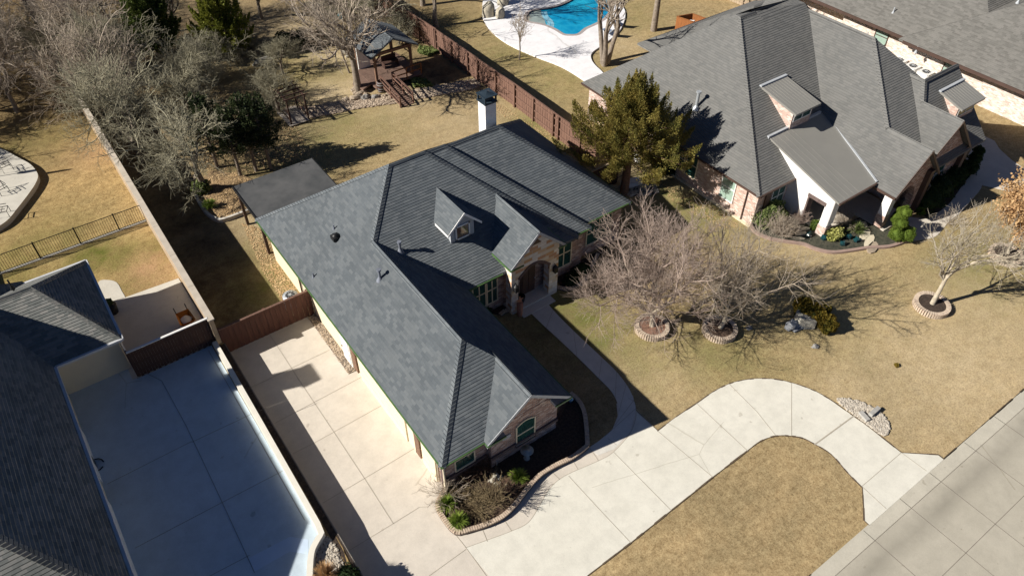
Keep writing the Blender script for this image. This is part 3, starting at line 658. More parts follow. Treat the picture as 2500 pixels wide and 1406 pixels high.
def window(parent, o, u, w_, h_, glass='glass', frame='cream', rail=True, cols=1, arch=0, name='window'):
    "o: lower left corner on the wall, u: unit direction along the wall; the window stands proud along n"
    o = Vector(o); u = Vector(u); z = Vector((0, 0, 1)); n = u.cross(z)      # n points outward (left-handed walk)
    mb = MB(); t = .06
    def bx(a, b, c, d, dep): # rectangle a..b along u, c..d up, depth
        pts = [o+u*a+z*c, o+u*b+z*c, o+u*b+z*d, o+u*a+z*d]; mb.extrude(pts, n*dep)
    bx(-t, w_+t, -t, 0, .07); bx(-t, 0, 0, h_, .06); bx(w_, w_+t, 0, h_, .06)
    if arch:
        k = 8; top = [o+u*(w_*i/k)+z*(h_ + arch*math.sin(math.pi*i/k)) for i in range(k+1)]
        for a, b in zip(top[:-1], top[1:]): mb.bar(a + n*.03, b + n*.03, .06, .06, n)
    else: bx(-t, w_+t, h_, h_+t, .06)
    if rail: bx(0, w_, h_*.48, h_*.48+.06, .05)
    for c in range(1, cols): bx(w_*c/cols-.03, w_*c/cols+.03, 0, h_, .05)
    wo = mb.build(name, M[frame], parent)
    g = MB(); pts = [o, o+u*w_, o+u*w_+z*h_]
    if arch: pts += [o+u*(w_*(1-i/8))+z*(h_+arch*math.sin(math.pi*i/8)) for i in range(1, 8)]
    pts.append(o+z*h_)
    g.extrude(pts, n*.025); g.build('pane', M[glass], wo)
    return wo
def pipe(mb, x, y, z, h=.45, r=.05, cap=True):
    mb.cyl(x, y, z-.3, z+h, r, n=8); mb.lathe(x, y, [(r*3, z-.12), (r*1.6, z+.05), (r, z+.14)], 8)
    if cap: mb.cyl(x, y, z+h, z+h+.09, r*1.7, r*1.7, 8)
# ================================================================== MAIN HOUSE
H1 = thing('brick_house', 'dark-roofed brick house in the centre with a long garage wing and stone entry arch', 'house', (8.15, 16.1, 0))
ZE = 2.9; K = .79
yfr, ybk, xl, xr = 23.95, 35.8, 7.75, 14.4
ym = (yfr+ybk)/2; rise = (ybk-yfr)/2*K; zr = ZE+rise
Kp = (xl+(ybk-yfr)/2, ym, zr); xc = (xl+xr)/2; zc = ZE + (xr-xl)/2*K
J = (xc, yfr+(xr-xl)/2, zc); R1 = (xc, 19.2, zc); x1e = 21.7; E1 = (x1e-(ybk-yfr)/2, ym, zr)
HK = (zc-ZE)/3.4
faces = [[(xl, 15.8, ZE), R1, J, Kp, (xl, ybk, ZE)], [(xr, yfr, ZE), (x1e, yfr, ZE), E1, Kp, J], [(x1e, yfr, ZE), (x1e, ybk, ZE), E1], [(x1e, ybk, ZE), (xl, ybk, ZE), Kp, E1],
         [(xr, 15.6, ZE), (xr, yfr, ZE), J, R1], [(xl, 15.8, ZE), (9.9, 15.8, ZE), (10.65, 16.45, ZE + .65*HK), (xr - (xr-xc)*.65/3.4, 16.45, ZE + .65*HK), R1]]
roof = MB(); roofslab(roof, faces)
f2, r2 = hip(8.5, 22.8, 24.15, 35.7, ZE, K); roofslab(roof, f2)
f3, r3 = hip(8.9, 26.15, 24.6, 35.6, ZE, K); roofslab(roof, f3)
# front gable over the garage wing's end
gx0, gx1, gy, gr = 9.87, 14.4, 15.55, 4.7
gxm = (gx0+gx1)/2
roofslab(roof, [[(gx0, gy, ZE+.02), (gxm, gy, gr), (gxm, 18.6, gr), (gx0, 16.0, ZE+.02)], [(gx1, gy, ZE+.02), (gx1+.0, 16.0, ZE+.02), (gxm, 18.6, gr), (gxm, gy, gr)]], .14)
# entry portico gable
px0, px1, py0, pz0, pzr = 16.55, 20.15, 23.2, 3.65, 5.35
pxm = (px0+px1)/2
roofslab(roof, [[(px0, py0, pz0), (pxm, py0, pzr), (pxm, 27.4, pzr), (px0, 25.2, pz0)], [(px1, py0, pz0), (px1, 25.2, pz0), (pxm, 27.4, pzr), (pxm, py0, pzr)]], .14)
ro = roof.build('roof', M['shingle'], H1)
cap_parts([((xl, 15.8, ZE), R1), (R1, J), (J, Kp), (Kp, E1), ((x1e, ybk, ZE), E1), (E1, (x1e, yfr, ZE)), (r2[1], (22.8, 24.15, ZE)), (r2[1], r2[0]), (r3[0], r3[1]), (r3[1], (26.15, 24.6, ZE)), (r3[1], (26.15, 35.6, ZE)), ((xl, ybk, ZE), Kp), ((gxm, 18.6, gr), (gxm, gy, gr)), ((pxm, 27.4, pzr), (pxm, py0, pzr))], M['shingle'], ro)
g = MB()
for seg in ([(xl-.03, ybk, ZE), (xl-.03, 15.78, ZE), (gx0, 15.78, ZE), (gx0, gy-.03, ZE), (gx0+.95, gy-.03, ZE)], [(13.5, gy-.03, ZE), (xr+.03, gy-.03, ZE), (xr+.03, yfr-.03, ZE), (px0, yfr-.03, ZE)], [(px0-.03, 25.2, pz0), (px0-.03, py0-.03, pz0), (px0+.8, py0-.03, pz0)], [(px1-.5, py0-.03, pz0), (px1+.03, py0-.03, pz0), (px1+.03, 25.2, pz0)],
            [(x1e, 24.12, ZE), (22.8, 24.12, ZE), (22.8, 24.57, ZE), (26.18, 24.57, ZE), (26.18, 35.6, ZE), (22.8, 35.75, ZE)]):
    g = MB(); gutter(g, seg, .06, .08); g.build('drip_edge', M['drip'], H1)
# walls
wl = MB(); wl.prism([(8.15, 16.4), (10.4, 16.4), (10.4, 16.1), (14.1, 16.1), (14.1, 24.35), (21.6, 24.35), (21.6, 24.5), (22.5, 24.5), (22.5, 24.95), (25.8, 24.95), (25.8, 35.3), (8.15, 35.3)], -.1, ZE-.1)
wl.extrude([(10.4, 16.12, ZE-.1), (14.1, 16.12, ZE-.1), (14.1, 16.12, 2.95), (12.135, 16.12, gr-.2), (10.2, 16.12, 2.95)], (0, .3, 0))
wl.build('wall', M['brick'], H1)
wl = MB(); wl.box(8.07, 16.9, 0, 8.14, 35.2, ZE-.12); wl.build('side_wall', M['cream'], H1)['label'] = 'cream garage side wall'
lg = MB(); lg.box(10.32, 16.0, .78, 14.2, 16.09, .93); lg.box(14.11, 16.0, .78, 14.2, 24.2, .93); lg.box(8.1, 16.28, .78, 10.31, 16.39, .93); lg.box(8.05, 16.3, .0, 8.14, 16.6, 2.75)
lg.build('brick_ledge', M['brick_dark'], H1)
sf = MB(); sf.box(7.8, 16.0, ZE-.2, 8.14, 35.6, ZE-.16); sf.box(14.11, 16.2, ZE-.2, 14.36, 24, ZE-.165)
sf.extrude([(gxm, gy-.02, gr-.0), (gx1, gy-.02, ZE+.02), (gx1, gy-.02, ZE-.16), (gxm, gy-.02, gr-.2)], (0, .05, 0)); sf.extrude([(gxm, gy-.02, gr-.0), (gx0, gy-.02, ZE+.02), (gx0, gy-.02, ZE-.16), (gxm, gy-.02, gr-.2)], (0, .05, 0))
sf.extrude([(pxm, py0-.02, pzr), (px1, py0-.02, pz0), (px1, py0-.02, pz0-.18), (pxm, py0-.02, pzr-.2)], (0, .05, 0)); sf.extrude([(pxm, py0-.02, pzr), (px0, py0-.02, pz0), (px0, py0-.02, pz0-.18), (pxm, py0-.02, pzr-.2)], (0, .05, 0))
sf.box(gx0+.02, 15.6, ZE-.3, gx0+1.0, 16.05, ZE-.12); sf.box(13.6, 15.6, ZE-.3, gx1-.02, 16.05, ZE-.12)
sf.build('fascia', M['trim'], H1)
for y in (24.55, 18.35):
    b = MB(); b.extrude([(8.06, y, .9), (7.86, y, 2.55), (7.86, y, 2.72), (8.06, y, 2.72)], (0, .35, 0)); b.box(7.98, y-.05, .2, 8.06, y+.4, 2.72); b.build('garage_pier', M['bark_red'], H1)
for y0 in (16.95, 19.6):
    b = MB(); b.box(8.0, y0, .02, 8.065, y0+(1.2 if y0 < 18 else 4.6), 2.3)
    for k in range(1, 4): b.box(7.985, y0, .02+k*.57, 8.0, y0+(1.2 if y0 < 18 else 4.6), .04+k*.57)
    b.build('garage_door', M['cream'], H1)
b = MB(); b.box(7.98, 25.1, .02, 8.06, 26.1, 2.1); b.box(7.95, 25.2, .2, 7.98, 26.0, 1.0); b.box(7.95, 25.2, 1.15, 7.98, 26.0, 1.95); dr = b.build('side_door', M['white'], H1)
b = MB(); b.blob((7.92, 25.95, 1.05), .04, 1, 6, 0); b.build('handle', M['black'], dr)
window(H1, (11.78, 16.09, .72), (1, 0, 0), .97, 1.4, arch=.16)
window(H1, (8.7, 16.39, 1.05), (1, 0, 0), .95, 1.4)
b = MB(); b.box(11.7, 15.98, .62, 12.85, 16.09, .7); b.build('window_sill', M['brick_dark'], H1)
window(H1, (14.9, 24.34, .75), (1, 0, 0), .75, 1.9, cols=2); window(H1, (15.8, 24.34, .75), (1, 0, 0), .6, 1.9, cols=2)
window(H1, (20.5, 24.34, .8), (1, 0, 0), 1.0, 1.9, cols=2)
window(H1, (23.2, 24.94, .8), (1, 0, 0), 1.8, 1.6, cols=2)
b = MB(); b.box(11.0, 16.04, 1.72, 11.42, 16.09, 1.92); b.build('number_plaque', M['trim'], H1)
ds = MB(); ds.tube([(8.02, 16.2, 2.8), (8.02, 16.25, 2.5), (8.06, 16.3, 2.3), (8.06, 16.3, 1.0), (8.0, 16.2, .7), (8.05, 16.28, .4), (8.0, 16.1, .12)], .05, 6); ds.build('downspout', M['cream'], H1)
# portico
so = MB(); k = 10; arcx0, arcx1, asp = 17.25, 19.35, 2.35
arc = [(arcx0+(arcx1-arcx0)*i/k, 23.5, asp+.62*math.sin(math.pi*i/k)) for i in range(k+1)]
so.extrude([(16.8, 23.5, 0), (17.25, 23.5, 0)] + arc + [(19.35, 23.5, 0), (19.95, 23.5, 0), (19.95, 23.5, 3.65), (pxm, 23.5, 5.1), (16.8, 23.5, 3.65)], (0, .5, 0))
so.box(16.8, 24.0, 3.0, 16.98, 24.34, 3.6); so.box(19.77, 24.0, 0, 19.95, 24.34, 3.6)
so.build('entry_arch', M['stone'], H1)
ar = MB()
for a, b in zip(arc[:-1], arc[1:]): ar.bar((a[0], 23.49, a[2]+.06), (b[0], 23.49, b[2]+.06), .1, .14, Vector((0, 0, 1)))
ar.build('arch_trim', M['brick_dark'], H1)
b = MB(); b.box(16.85, 23.45, 0, 19.9, 24.34, .14); b.box(17.2, 22.9, 0, 19.4, 23.45, .06); b.build('porch_floor', M['conc_walk'], H1)
b = MB(); b.box(18.0, 24.26, .14, 18.95, 24.33, 2.3); b.box(18.1, 24.23, .3, 18.45, 24.26, 2.1); b.box(18.5, 24.23, .3, 18.85, 24.26, 2.1); dr = b.build('front_door', M['brown_trim'], H1)
b = MB(); b.blob((18.9, 24.2, 1.1), .04, 1, 6, 0); b.build('handle', M['steel'], dr)
b = MB(); b.extrude([(18.0, 23.46, 4.35), (18.7, 23.46, 4.35), (18.35, 23.46, 4.75)], (0, .03, 0)); b.build('gable_vent', M['brown_trim'], H1)
for x in (17.02, 19.66):
    b = MB(); b.box(x-.11, 23.26, 1.75, x+.11, 23.48, 2.1); b.tube([(x, 23.37, 2.1), (x, 23.37, 2.25), (x, 23.48, 2.3)], .025, 5); b.lathe(x, 23.37, [(.15, 2.1), (.03, 2.26)], 6); b.lathe(x, 23.37, [(.03, 1.62), (.1, 1.75)], 6); b.build('lantern', M['black'], H1)
# dormer
dx0, dx1, dyf, dze, dzr = 14.42, 16.46, 25.65, 5.33, 6.33
dxm = (dx0+dx1)/2; yb_ = lambda z: yfr+(z-ZE)/K
dm = MB(); dm.extrude([(14.72, 25.95, 4.2), (16.16, 25.95, 4.2), (16.16, 25.95, 5.5), (dxm, 25.95, 6.2), (14.72, 25.95, 5.5)], (0, 2.2, 0))
dw = dm.build('dormer', M['trim'], H1)
b = MB(); roofslab(b, [[(dx0, dyf, dze), (dxm, dyf, dzr), (dxm, yb_(dzr)+.1, dzr), (dx0, yb_(dze)+.1, dze)], [(dx1, dyf, dze), (dx1, yb_(dze)+.1, dze), (dxm, yb_(dzr)+.1, dzr), (dxm, dyf, dzr)]], .1); b.build('dormer_roof', M['shingle'], dw)
b = MB(); b.extrude([(dxm, dyf-.02, dzr), (dx1, dyf-.02, dze), (dx1, dyf-.02, dze-.14), (dxm, dyf-.02, dzr-.16)], (0, .05, 0)); b.extrude([(dxm, dyf-.02, dzr), (dx0, dyf-.02, dze), (dx0, dyf-.02, dze-.14), (dxm, dyf-.02, dzr-.16)], (0, .05, 0)); b.box(dx0-.02, dyf, dze-.14, dx0+.03, 26.9, dze-.02); b.build('dormer_fascia', M['white'], dw)
b = MB(); o_, w_, h_ = (15.08, 25.94, 4.62), .72, .72
for a in ((15.0, 4.54, 15.88, 4.62), (15.0, 5.34, 15.88, 5.42), (15.0, 4.54, 15.08, 5.42), (15.8, 4.54, 15.88, 5.42)): b.box(a[0], 25.88, a[1], a[2], 25.94, a[3])
b.build('dormer_window_frame', M['white'], dw)
b = MB(); b.box(15.08, 25.915, 4.62, 15.8, 25.94, 5.34); b.build('dormer_pane', M['glass_warm'], dw)
M['pipe'] = simple('dull_grey_pipe', (.2, .22, .26), (.14, .15, .18), 3, .5)
# roof fittings
for x, y, z, h in ((10.2, 30.1, 4.83, .3), (8.25, 29.05, 3.3, .3), (10.3, 25.3, 4.9, .62), (12.1, 26.5, 4.93, .6)):
    b = MB(); pipe(b, x, y, z, h*.85, .035 if h < .5 else .07, h > .5); b.build('vent_pipe', M['pipe'], H1)
b = MB(); b.obox(10.0, 29.55, 4.62, .42, .42, .22, .0); b.lathe(10.0, 29.55, [(.18, 4.5), (.2, 4.9), (.02, 4.95)], 6); b.build('roof_vent', M['black'], H1)
# chimney
cx, cyy = 20.55, 31.05
b = MB(); b.box(cx-.36, cyy-.36, 5.5, cx+.36, cyy+.36, 8.35); ch = b.build('chimney', M['white_brick'], H1)
b = MB()
for a, c in ((-.35, -.35), (.35, -.35), (.35, .35), (-.35, .35)): b.box(cx+a-.04, cyy+c-.04, 8.35, cx+a+.04, cyy+c+.04, 8.75)
b.box(cx-.42, cyy-.42, 8.33, cx+.42, cyy+.42, 8.4); b.extrude([(cx-.44, cyy-.44, 8.75), (cx+.44, cyy-.44, 8.75), (cx+.44, cyy+.44, 8.75), (cx-.44, cyy+.44, 8.75)], (0, 0, .04)); b.tube([(cx, cyy, 8.79), (cx, cyy, 8.95)], [.45, .02], 4); b.box(cx-.2, cyy-.2, 8.4, cx+.2, cyy+.2, 8.6)
b.build('chimney_cap', simple('blue_black_metal', (.03, .045, .06), (.02, .03, .04), 2, .35), ch)
# patio cover
b = MB(); b.box(7.85, 35.95, 2.62, 12.95, 39.65, 2.8); pc = b.build('patio_cover', simple('dark_roll_roofing', (.1, .1, .1), (.055, .058, .06), .7, .8, bmp=.01), H1)
b = MB(); b.box(7.82, 35.9, 2.55, 12.98, 35.98, 2.83); b.box(7.8, 35.98, 2.6, 7.85, 39.7, 2.84); b.box(12.95, 35.98, 2.6, 13.0, 39.7, 2.84); b.build('cover_edge', M['black'], pc)
for x, y in ((8.0, 36.05), (8.0, 39.4), (12.8, 39.4), (12.8, 36.2)):
    b = MB(); b.box(x-.08, y-.08, 0, x+.08, y+.08, 2.62); b.build('cover_post', M['brown_trim'], pc)
b = MB(); b.tube([(7.98, 31.0, 0), (8.02, 31.0, 2.7)], .05, 6); b.build('downspout', M['brown_trim'], H1)
# ================================================================== RIGHT HOUSE
H2 = thing('brick_house', 'grey-roofed pink brick house on the right with steep gables and a metal-roofed porch', 'house', (33.3, 16.0, 0))
Z2 = 2.75; KX, KY = 1.07, .735
rf = MB()
# main hip: -x slope, -y slope
c_ = (38.65, 29.2, 9.02); ridge_e = (40.0, 29.2, 9.02)
yb2 = 37.2
roofslab(rf, [[(32.8, 20.65, Z2), c_, (c_[0], 29.6, 9.02), (32.8, yb2, Z2)], [(32.8, 20.65, Z2), (44.4, 20.65, Z2), (44.4, 28.66, 8.64), (40.3, 28.66, 8.64), ridge_e, c_], [c_, ridge_e, (40.3, 28.66, 8.64), (44.4, 28.66, 8.64), (44.4, 29.6, 8.64), (40.4, 29.6, 8.64), (40.0, 29.6, 9.02), (c_[0], 29.6, 9.02)],
              [(32.8, yb2, Z2), (c_[0], 29.6, 9.02), (40.0, 29.6, 9.02), (44.4, 29.6, 8.64), (49.6, yb2, Z2)], [(44.4, 28.66, 8.64), (49.66, 24.0, Z2), (49.6, yb2, Z2), (44.4, 29.6, 8.64)]])
# wing with ridge along y (x eave 39.2) and its front gable A
zp = 8.35; xp = 39.2+(zp-Z2)/KX; yA = 15.9; zA = 5.17; xA = 39.2+(zA-Z2)/KX; yj = 23.2-(zp-zA)/KY
xe = xp+(xp-39.2); xAe = xA+(xA-39.2)
roofslab(rf, [[(39.2, yA, Z2), (xA, yA, zA), (xA, yj, zA), (xp, 23.2, zp), (xp, 31.5, zp), (39.2, 31.5, Z2)],
              [(xA, yj, zA), (xA, 16.75, zA+KY*(16.75-yj)), (44.2, 16.75, zA+KY*(16.75-yj)), (xe-(xA-39.2), yj, zA), (xp, 23.2, zp)],
              [(xe-(xA-39.2), yj, zA), (xe, yj, Z2), (xe, 31.5, Z2), (xp, 31.5, zp), (xp, 23.2, zp)],
              [(xA, yA, zA), (xAe, yA, Z2), (xAe, yj, Z2), (xA, yj, zA)], [(39.2, 31.5, Z2), (xp, 31.5, zp), (xe, 31.5, Z2)]])
f5, q5 = hip(40.2, 53.5, 28, 39.4, Z2, .62); roofslab(rf, f5)
# wing B behind, front gable further right
kB = 1.0; x0B, xB, zB, xT, zT = 41.9, 44.86, 5.72, 45.65, 6.6
x1B = xB+(zB-Z2)/kB
roofslab(rf, [[(x0B, 16.3, Z2), (xB, 16.3, zB), (xB, 19.0, zB), (xT, 19.8, zT), (xT, 21.1, zT), (x0B+1.9, 21.1, Z2+1.9), (x0B, 19.1, Z2)], [(xB, 16.3, zB), (x1B, 16.3, Z2), (x1B, 19.0, Z2), (xB, 19.0, zB)],
              [(xT, 19.8, zT), (xT+3.8, 19.8, Z2), (xT+3.8, 21.1, Z2), (xT, 21.1, zT)]])
roofslab(rf, [[(43.5, 16.25, Z2), (49.45, 16.25, Z2), (49.3, 19.8, 6.55), (xT, 19.8, zT-.01), (xB, 19.0, zB)], [(49.3, 19.8, 6.55), (49.45, 23.3, Z2), (43.5, 23.3, Z2), (xT, 19.8, zT-.01)]])
r2o = rf.build('roof', M['shingle_right'], H2)
cap_parts([((32.8, 20.65, Z2), c_), (c_, ridge_e), ((xA, yj, zA), (xp, 23.2, zp)), ((xA, yA, zA), (xA, yj, zA)), ((xp, 23.2, zp), (xp, 31, zp)), ((xB, 16.3, zB), (xB, 19.0, zB)), ((xB, 19.0, zB), (xT, 19.8, zT)), ((xT, 19.8, zT), (xT, 21.0, zT)), ((45.65, 19.8, 6.6), (49.3, 19.8, 6.55))], M['shingle_right'], r2o)
g = MB()
for seg in ([(32.77, yb2, Z2), (32.77, 20.62, Z2), (36.0, 20.62, Z2)],): gutter(g, seg, .08, .12)
g.extrude([(39.2, yA-.03, Z2), (xA, yA-.03, zA), (xA, yA-.03, zA-.2), (39.25, yA-.03, Z2-.2)], (0, .05, 0)); g.extrude([(xAe, yA-.03, Z2), (xA, yA-.03, zA), (xA, yA-.03, zA-.2), (xAe, yA-.03, Z2-.2)], (0, .05, 0))
g.extrude([(x0B, 16.27, Z2), (xB, 16.27, zB), (xB, 16.27, zB-.2), (x0B, 16.27, Z2-.2)], (0, .03, 0)); g.extrude([(x1B, 16.27, Z2), (xB, 16.27, zB), (xB, 16.27, zB-.2), (x1B, 16.27, Z2-.2)], (0, .03, 0))
g.box(39.14, yA, Z2-.16, 39.2, 17.8, Z2); g.box(42.6, 15.9, .1, 43.0, 16.25, 3.2); g.box(47.3, 16.3, .1, 47.7, 16.7, 2.9)
g.build('trim', M['brown_trim'], H2)
w2 = MB(); w2.prism([(33.25, 21.0), (36.2, 21.0), (36.2, 23.6), (39.6, 23.6), (39.6, 20.4), (42.3, 20.4), (42.3, 17.2), (49, 17.2), (49.6, 21.6), (49.6, 36.8), (33.25, 36.8)], -.1, Z2-.12)
w2.build('wall', M['brick_pink'], H2)
b = MB(); b.extrude([(39.55, 16.2, 0), (40.0, 16.2, 0), (40.0, 16.2, 1.6), (40.5, 16.2, 2.35), (41.2, 16.2, 2.6), (41.9, 16.2, 2.2), (42.25, 16.2, 1.4), (42.25, 16.2, 0), (43.6, 16.2, 0), (43.6, 16.2, 2.7), (xA, 16.2, zA-.25), (39.55, 16.2, 2.85)], (0, .45, 0))
b.extrude([(43.0, 16.6, 0), (47.5, 16.6, 0), (47.5, 16.6, 2.7), (xB, 16.6, zB-.3), (42.3, 16.6, 2.8)], (0, .5, 0)); b.build('front_wall', M['brick'], H2)
b = MB(); b.box(39.5, 16.15, .0, 40.02, 16.7, 1.0); b.build('brick_base', M['brick'], H2)
b = MB(); b.box(39.52, 16.17, 1.0, 40.0, 16.68, 2.75); b.build('limewashed_pier', M['white_brick'], H2)
window(H2, (44.1, 16.59, .8), (1, 0, 0), 1.7, 1.7, frame='trim', cols=2)
b = MB(); b.box(33.1, 21, 0, 33.24, 36.8, .12); b.build('slab_edge', M['cream'], H2)
window(H2, (33.24, 23.75, .8), (0, -1, 0), 1.0, 1.75, 'glass_pale', 'white')
for y in (29.0, 27.9, 26.8): window(H2, (33.24, y, .75), (0, -1, 0), .85, 1.7, 'glass', 'cream')
b = MB(); b.tube([(33.2, 21.8, .05), (33.2, 21.8, 2.6), (32.9, 21.8, 2.7)], .05, 6); b.build('downspout', M['brown_trim'], H2)
window(H2, (34.6, 20.99, .75), (1, 0, 0), 1.1, 1.7, frame='trim', cols=2)
for x0, x1 in ((36.05, 36.2), (33.9, 34.3)): b = MB(); b.box(x0, 20.88, 0, x1, 20.99, 2.6); b.build('corner_trim', M['brown_trim'], H2)
# porch with a metal shed roof
yP0, yP1 = 17.6, 23.0
TLm, BLm = (35.75, 22.95, 4.35), (35.75, 17.3, 2.95)
pr_ = MB(); xm1 = 39.25
roofslab(pr_, [[(35.75, 17.35, 2.98), (39.25, 17.35, 2.98), (41.0, 23.2, 4.5), (35.75, 23.0, 4.5)]], .12)
pm = pr_.build('porch_roof', M['metal_roof'], H2)
b = MB()
for i in range(5):
    x = 35.95 + i*.42; y1 = 23.0 if x < 39.3 else 23.1; yb0 = 17.36 if x <= 39.25 else 17.36 + (x-39.25)/1.75*5.8
    zz = lambda y: 2.98 + (y-17.35)/5.65*1.52
    if y1-yb0 > .3: b.bar((x, yb0, zz(yb0)+.003), (x, y1, zz(y1)+.003), .012, .012)
b.build('roof_seam', M['metal_roof'], pm)
b = MB(); b.box(35.65, 22.95, 4.4, 40.6, 23.1, 4.6); b.bar((39.3, 17.35, 3.03), (41.05, 23.2, 4.55), .12, .06); b.build('metal_flashing', M['trim'], pm)
b = MB(); gutter(b, [(35.72, 17.3, 2.98), (39.25, 17.3, 2.98)], .1, .12); b.build('porch_gutter', M['brown_trim'], pm)
b = MB(); b.extrude([(36.0, 17.75, .12), (36.0, 18.25, .12), (36.0, 18.25, 2.1), (36.0, 19.45, 2.1), (36.0, 19.45, .12), (36.0, 19.95, .12), (36.0, 21.2, .6), (36.0, 22.8, 3.2), (36.0, 22.95, 4.35), (36.0, 17.75, 2.95)], (.5, 0, 0))
b.box(36.02, 17.72, .9, 36.6, 17.75, 2.9); b.build('porch_wall', M['white_brick'], H2)
b = MB(); b.box(35.97, 17.7, .0, 36.55, 18.28, .75); b.build('brick_base', M['brick_pink'], H2)
b = MB(); b.box(35.97, 19.47, .0, 36.55, 20.0, .55); b.build('brick_base', M['brick_pink'], H2)
b = MB(); b.box(35.97, 18.2, 2.1, 35.995, 19.5, 2.35); b.box(35.96, 19.36, .3, 36.5, 19.46, 2.1); b.build('door_surround', M['brick_dark'], H2)
for x, y in ((38.7, 20.0), (39.4, 19.7)):
    b = MB(); b.box(x-.2, y-.2, .12, x+.2, y+.2, 2.9); po = b.build('porch_post', M['brick_dark'], H2)
    b = MB(); b.box(x-.24, y-.24, .12, x+.24, y+.24, .75); b.build('post_base', M['rock'], po)
b = MB(); b.box(38.95, 19.95, 1.0, 39.2, 20.0, 2.8); b.build('limewashed_panel', M['white_brick'], H2)
b = MB(); b.extrude([(36.55, 23.0, 2.75), (39.6, 23.0, 2.75), (39.6, 23.0, 4.3), (36.55, 23.0, 4.3)], (0, .1, 0)); b.build('porch_back_wall', M['brick_dark'], H2)
# shed dormer with metal roof
def shed_dormer(xa, xb_, ytop, ybot, ztop, zbot, zbase, nm):
    b = MB(); b.extrude([(xa+.25, ybot+.35, zbase), (xa+.25, ybot+.35, zbot-.05), (xa+.25, ytop, ztop-.1)], (xb_-xa-.45, 0, 0)); d = b.build(nm, M['brick_pink'], H2)
    b = MB(); roofslab(b, [[(xa, ybot, zbot), (xb_, ybot, zbot), (xb_, ytop, ztop), (xa, ytop, ztop)]], .12)
    b.build('dormer_roof', M['metal_roof'], d)
    b = MB(); n = int((xb_-xa)/.25)
    for i in range(n+1):
        x = xa+.04+(xb_-xa-.08)*i/n; b.bar((x, ybot+.02, zbot+.006), (x, ytop-.02, ztop+.006), .015, .015)
    b.build('roof_seam', M['metal_roof'], d)
    b = MB(); b.box(xa-.04, ytop-.12, ztop-.02, xb_+.04, ytop+.06, ztop+.07); b.build('metal_flashing', M['trim'], d)
    b = MB(); z0, z1 = zbot-.75, zbot-.3; y = ybot+.3; xx = [xa+.35+(xb_-xa-.75)*i/2 for i in range(3)]
    for x in xx: b.box(x, y, z0, x+.06, y+.05, z1)
    b.box(xx[0], y, z0-.05, xx[-1]+.06, y+.05, z0); b.build('dormer_window_frame', M['white'], d)
    b = MB(); b.box(xx[0], y+.02, z0, xx[-1], y+.04, z1); b.build('dormer_pane', M['glass'], d)
    return d
shed_dormer(37.2, 39.55, 25.5, 22.55, 6.34, 5.75, 4.2, 'dormer')
shed_dormer(46.6, 49.2, 19.05, 17.3, 5.85, 5.35, 3.2, 'dormer')
b = MB(); pipe(b, 34.5, 27.95, 4.6, 1.05, .1, True); b.build('vent_pipe', M['steel'], H2)
for x, y in ((40.6, 16.0), (43.1, 15.95)):
    b = MB(); b.box(x-.12, y-.1, 1.6, x+.12, y+.12, 1.95); b.lathe(x, y, [(.16, 1.95), (.02, 2.15)], 6); b.build('lantern', M['black'], H2)
# ================================================================== LEFT HOUSE (on the terrace)
H3 = thing('stucco_house', 'cream stucco house at the left edge with its shingle roof mostly in shade', 'house', (-4.2, 17.5, TZ))
ZL = TZ+2.8
rf = MB()
f1, q1 = hip(-16, -1.0, 30.1, 36.75, ZL, .87, .63); roofslab(rf, f1)
f4, q4 = hip(-12.1, -3.95, 16.9, 37, ZL, 1.09, 1.0); roofslab(rf, [f for f in f4])
roofslab(rf, hip(-24, -7.5, 36, 44, ZL-1.2, .3)[0])
r3o = rf.build('roof', M['shingle_left'], H3)
cap_parts([(q1[1], (-1.0, 30.1, ZL)), (q1[1], (-1.0, 36.75, ZL)), (q1[0], q1[1]), (q4[0], (-3.95, 16.9, ZL)), (q4[0], (-12.1, 16.9, ZL)), (q4[0], q4[1])], M['shingle_left'], r3o)
g = MB(); gutter(g, [(-3.9, 16.85, ZL), (-3.9, 30.05, ZL), (-.95, 30.05, ZL), (-.95, 36.8, ZL), (-7, 36.8, ZL)], .12, .13); g.tube([(-.95, 30.1, ZL-.1), (-1.1, 30.3, ZL-.4), (-1.1, 30.35, TZ+.1)], .06, 6)
g.build('gutter', M['bluetrim'], H3)
b = MB(); b.prism([(-12, 17.2), (-4.18, 17.2), (-4.18, 30.95), (-1.22, 30.95), (-1.22, 36.5), (-15.8, 36.5), (-15.8, 17.2)], TZ-.1, ZL-.1)
b.build('wall', M['stucco'], H3)
b = MB(); b.box(-4.19, 19, TZ, -4.12, 23.6, TZ+2.3); b.box(-4.19, 25, TZ, -4.12, 28, TZ+2.3)
b.build('garage_door', M['white'], H3)
b = MB(); b.box(-7.3, 29.6, 6, -6.6, 30.7, 8.85); b.box(-7.4, 29.5, 8.85, -6.5, 30.8, 8.95); b.build('chimney', M['stucco'], H3)
b = MB(); pipe(b, -4.2, 34.6, ZL+1.6, .45, .04, False); b.build('vent_pipe', M['black'], H3)
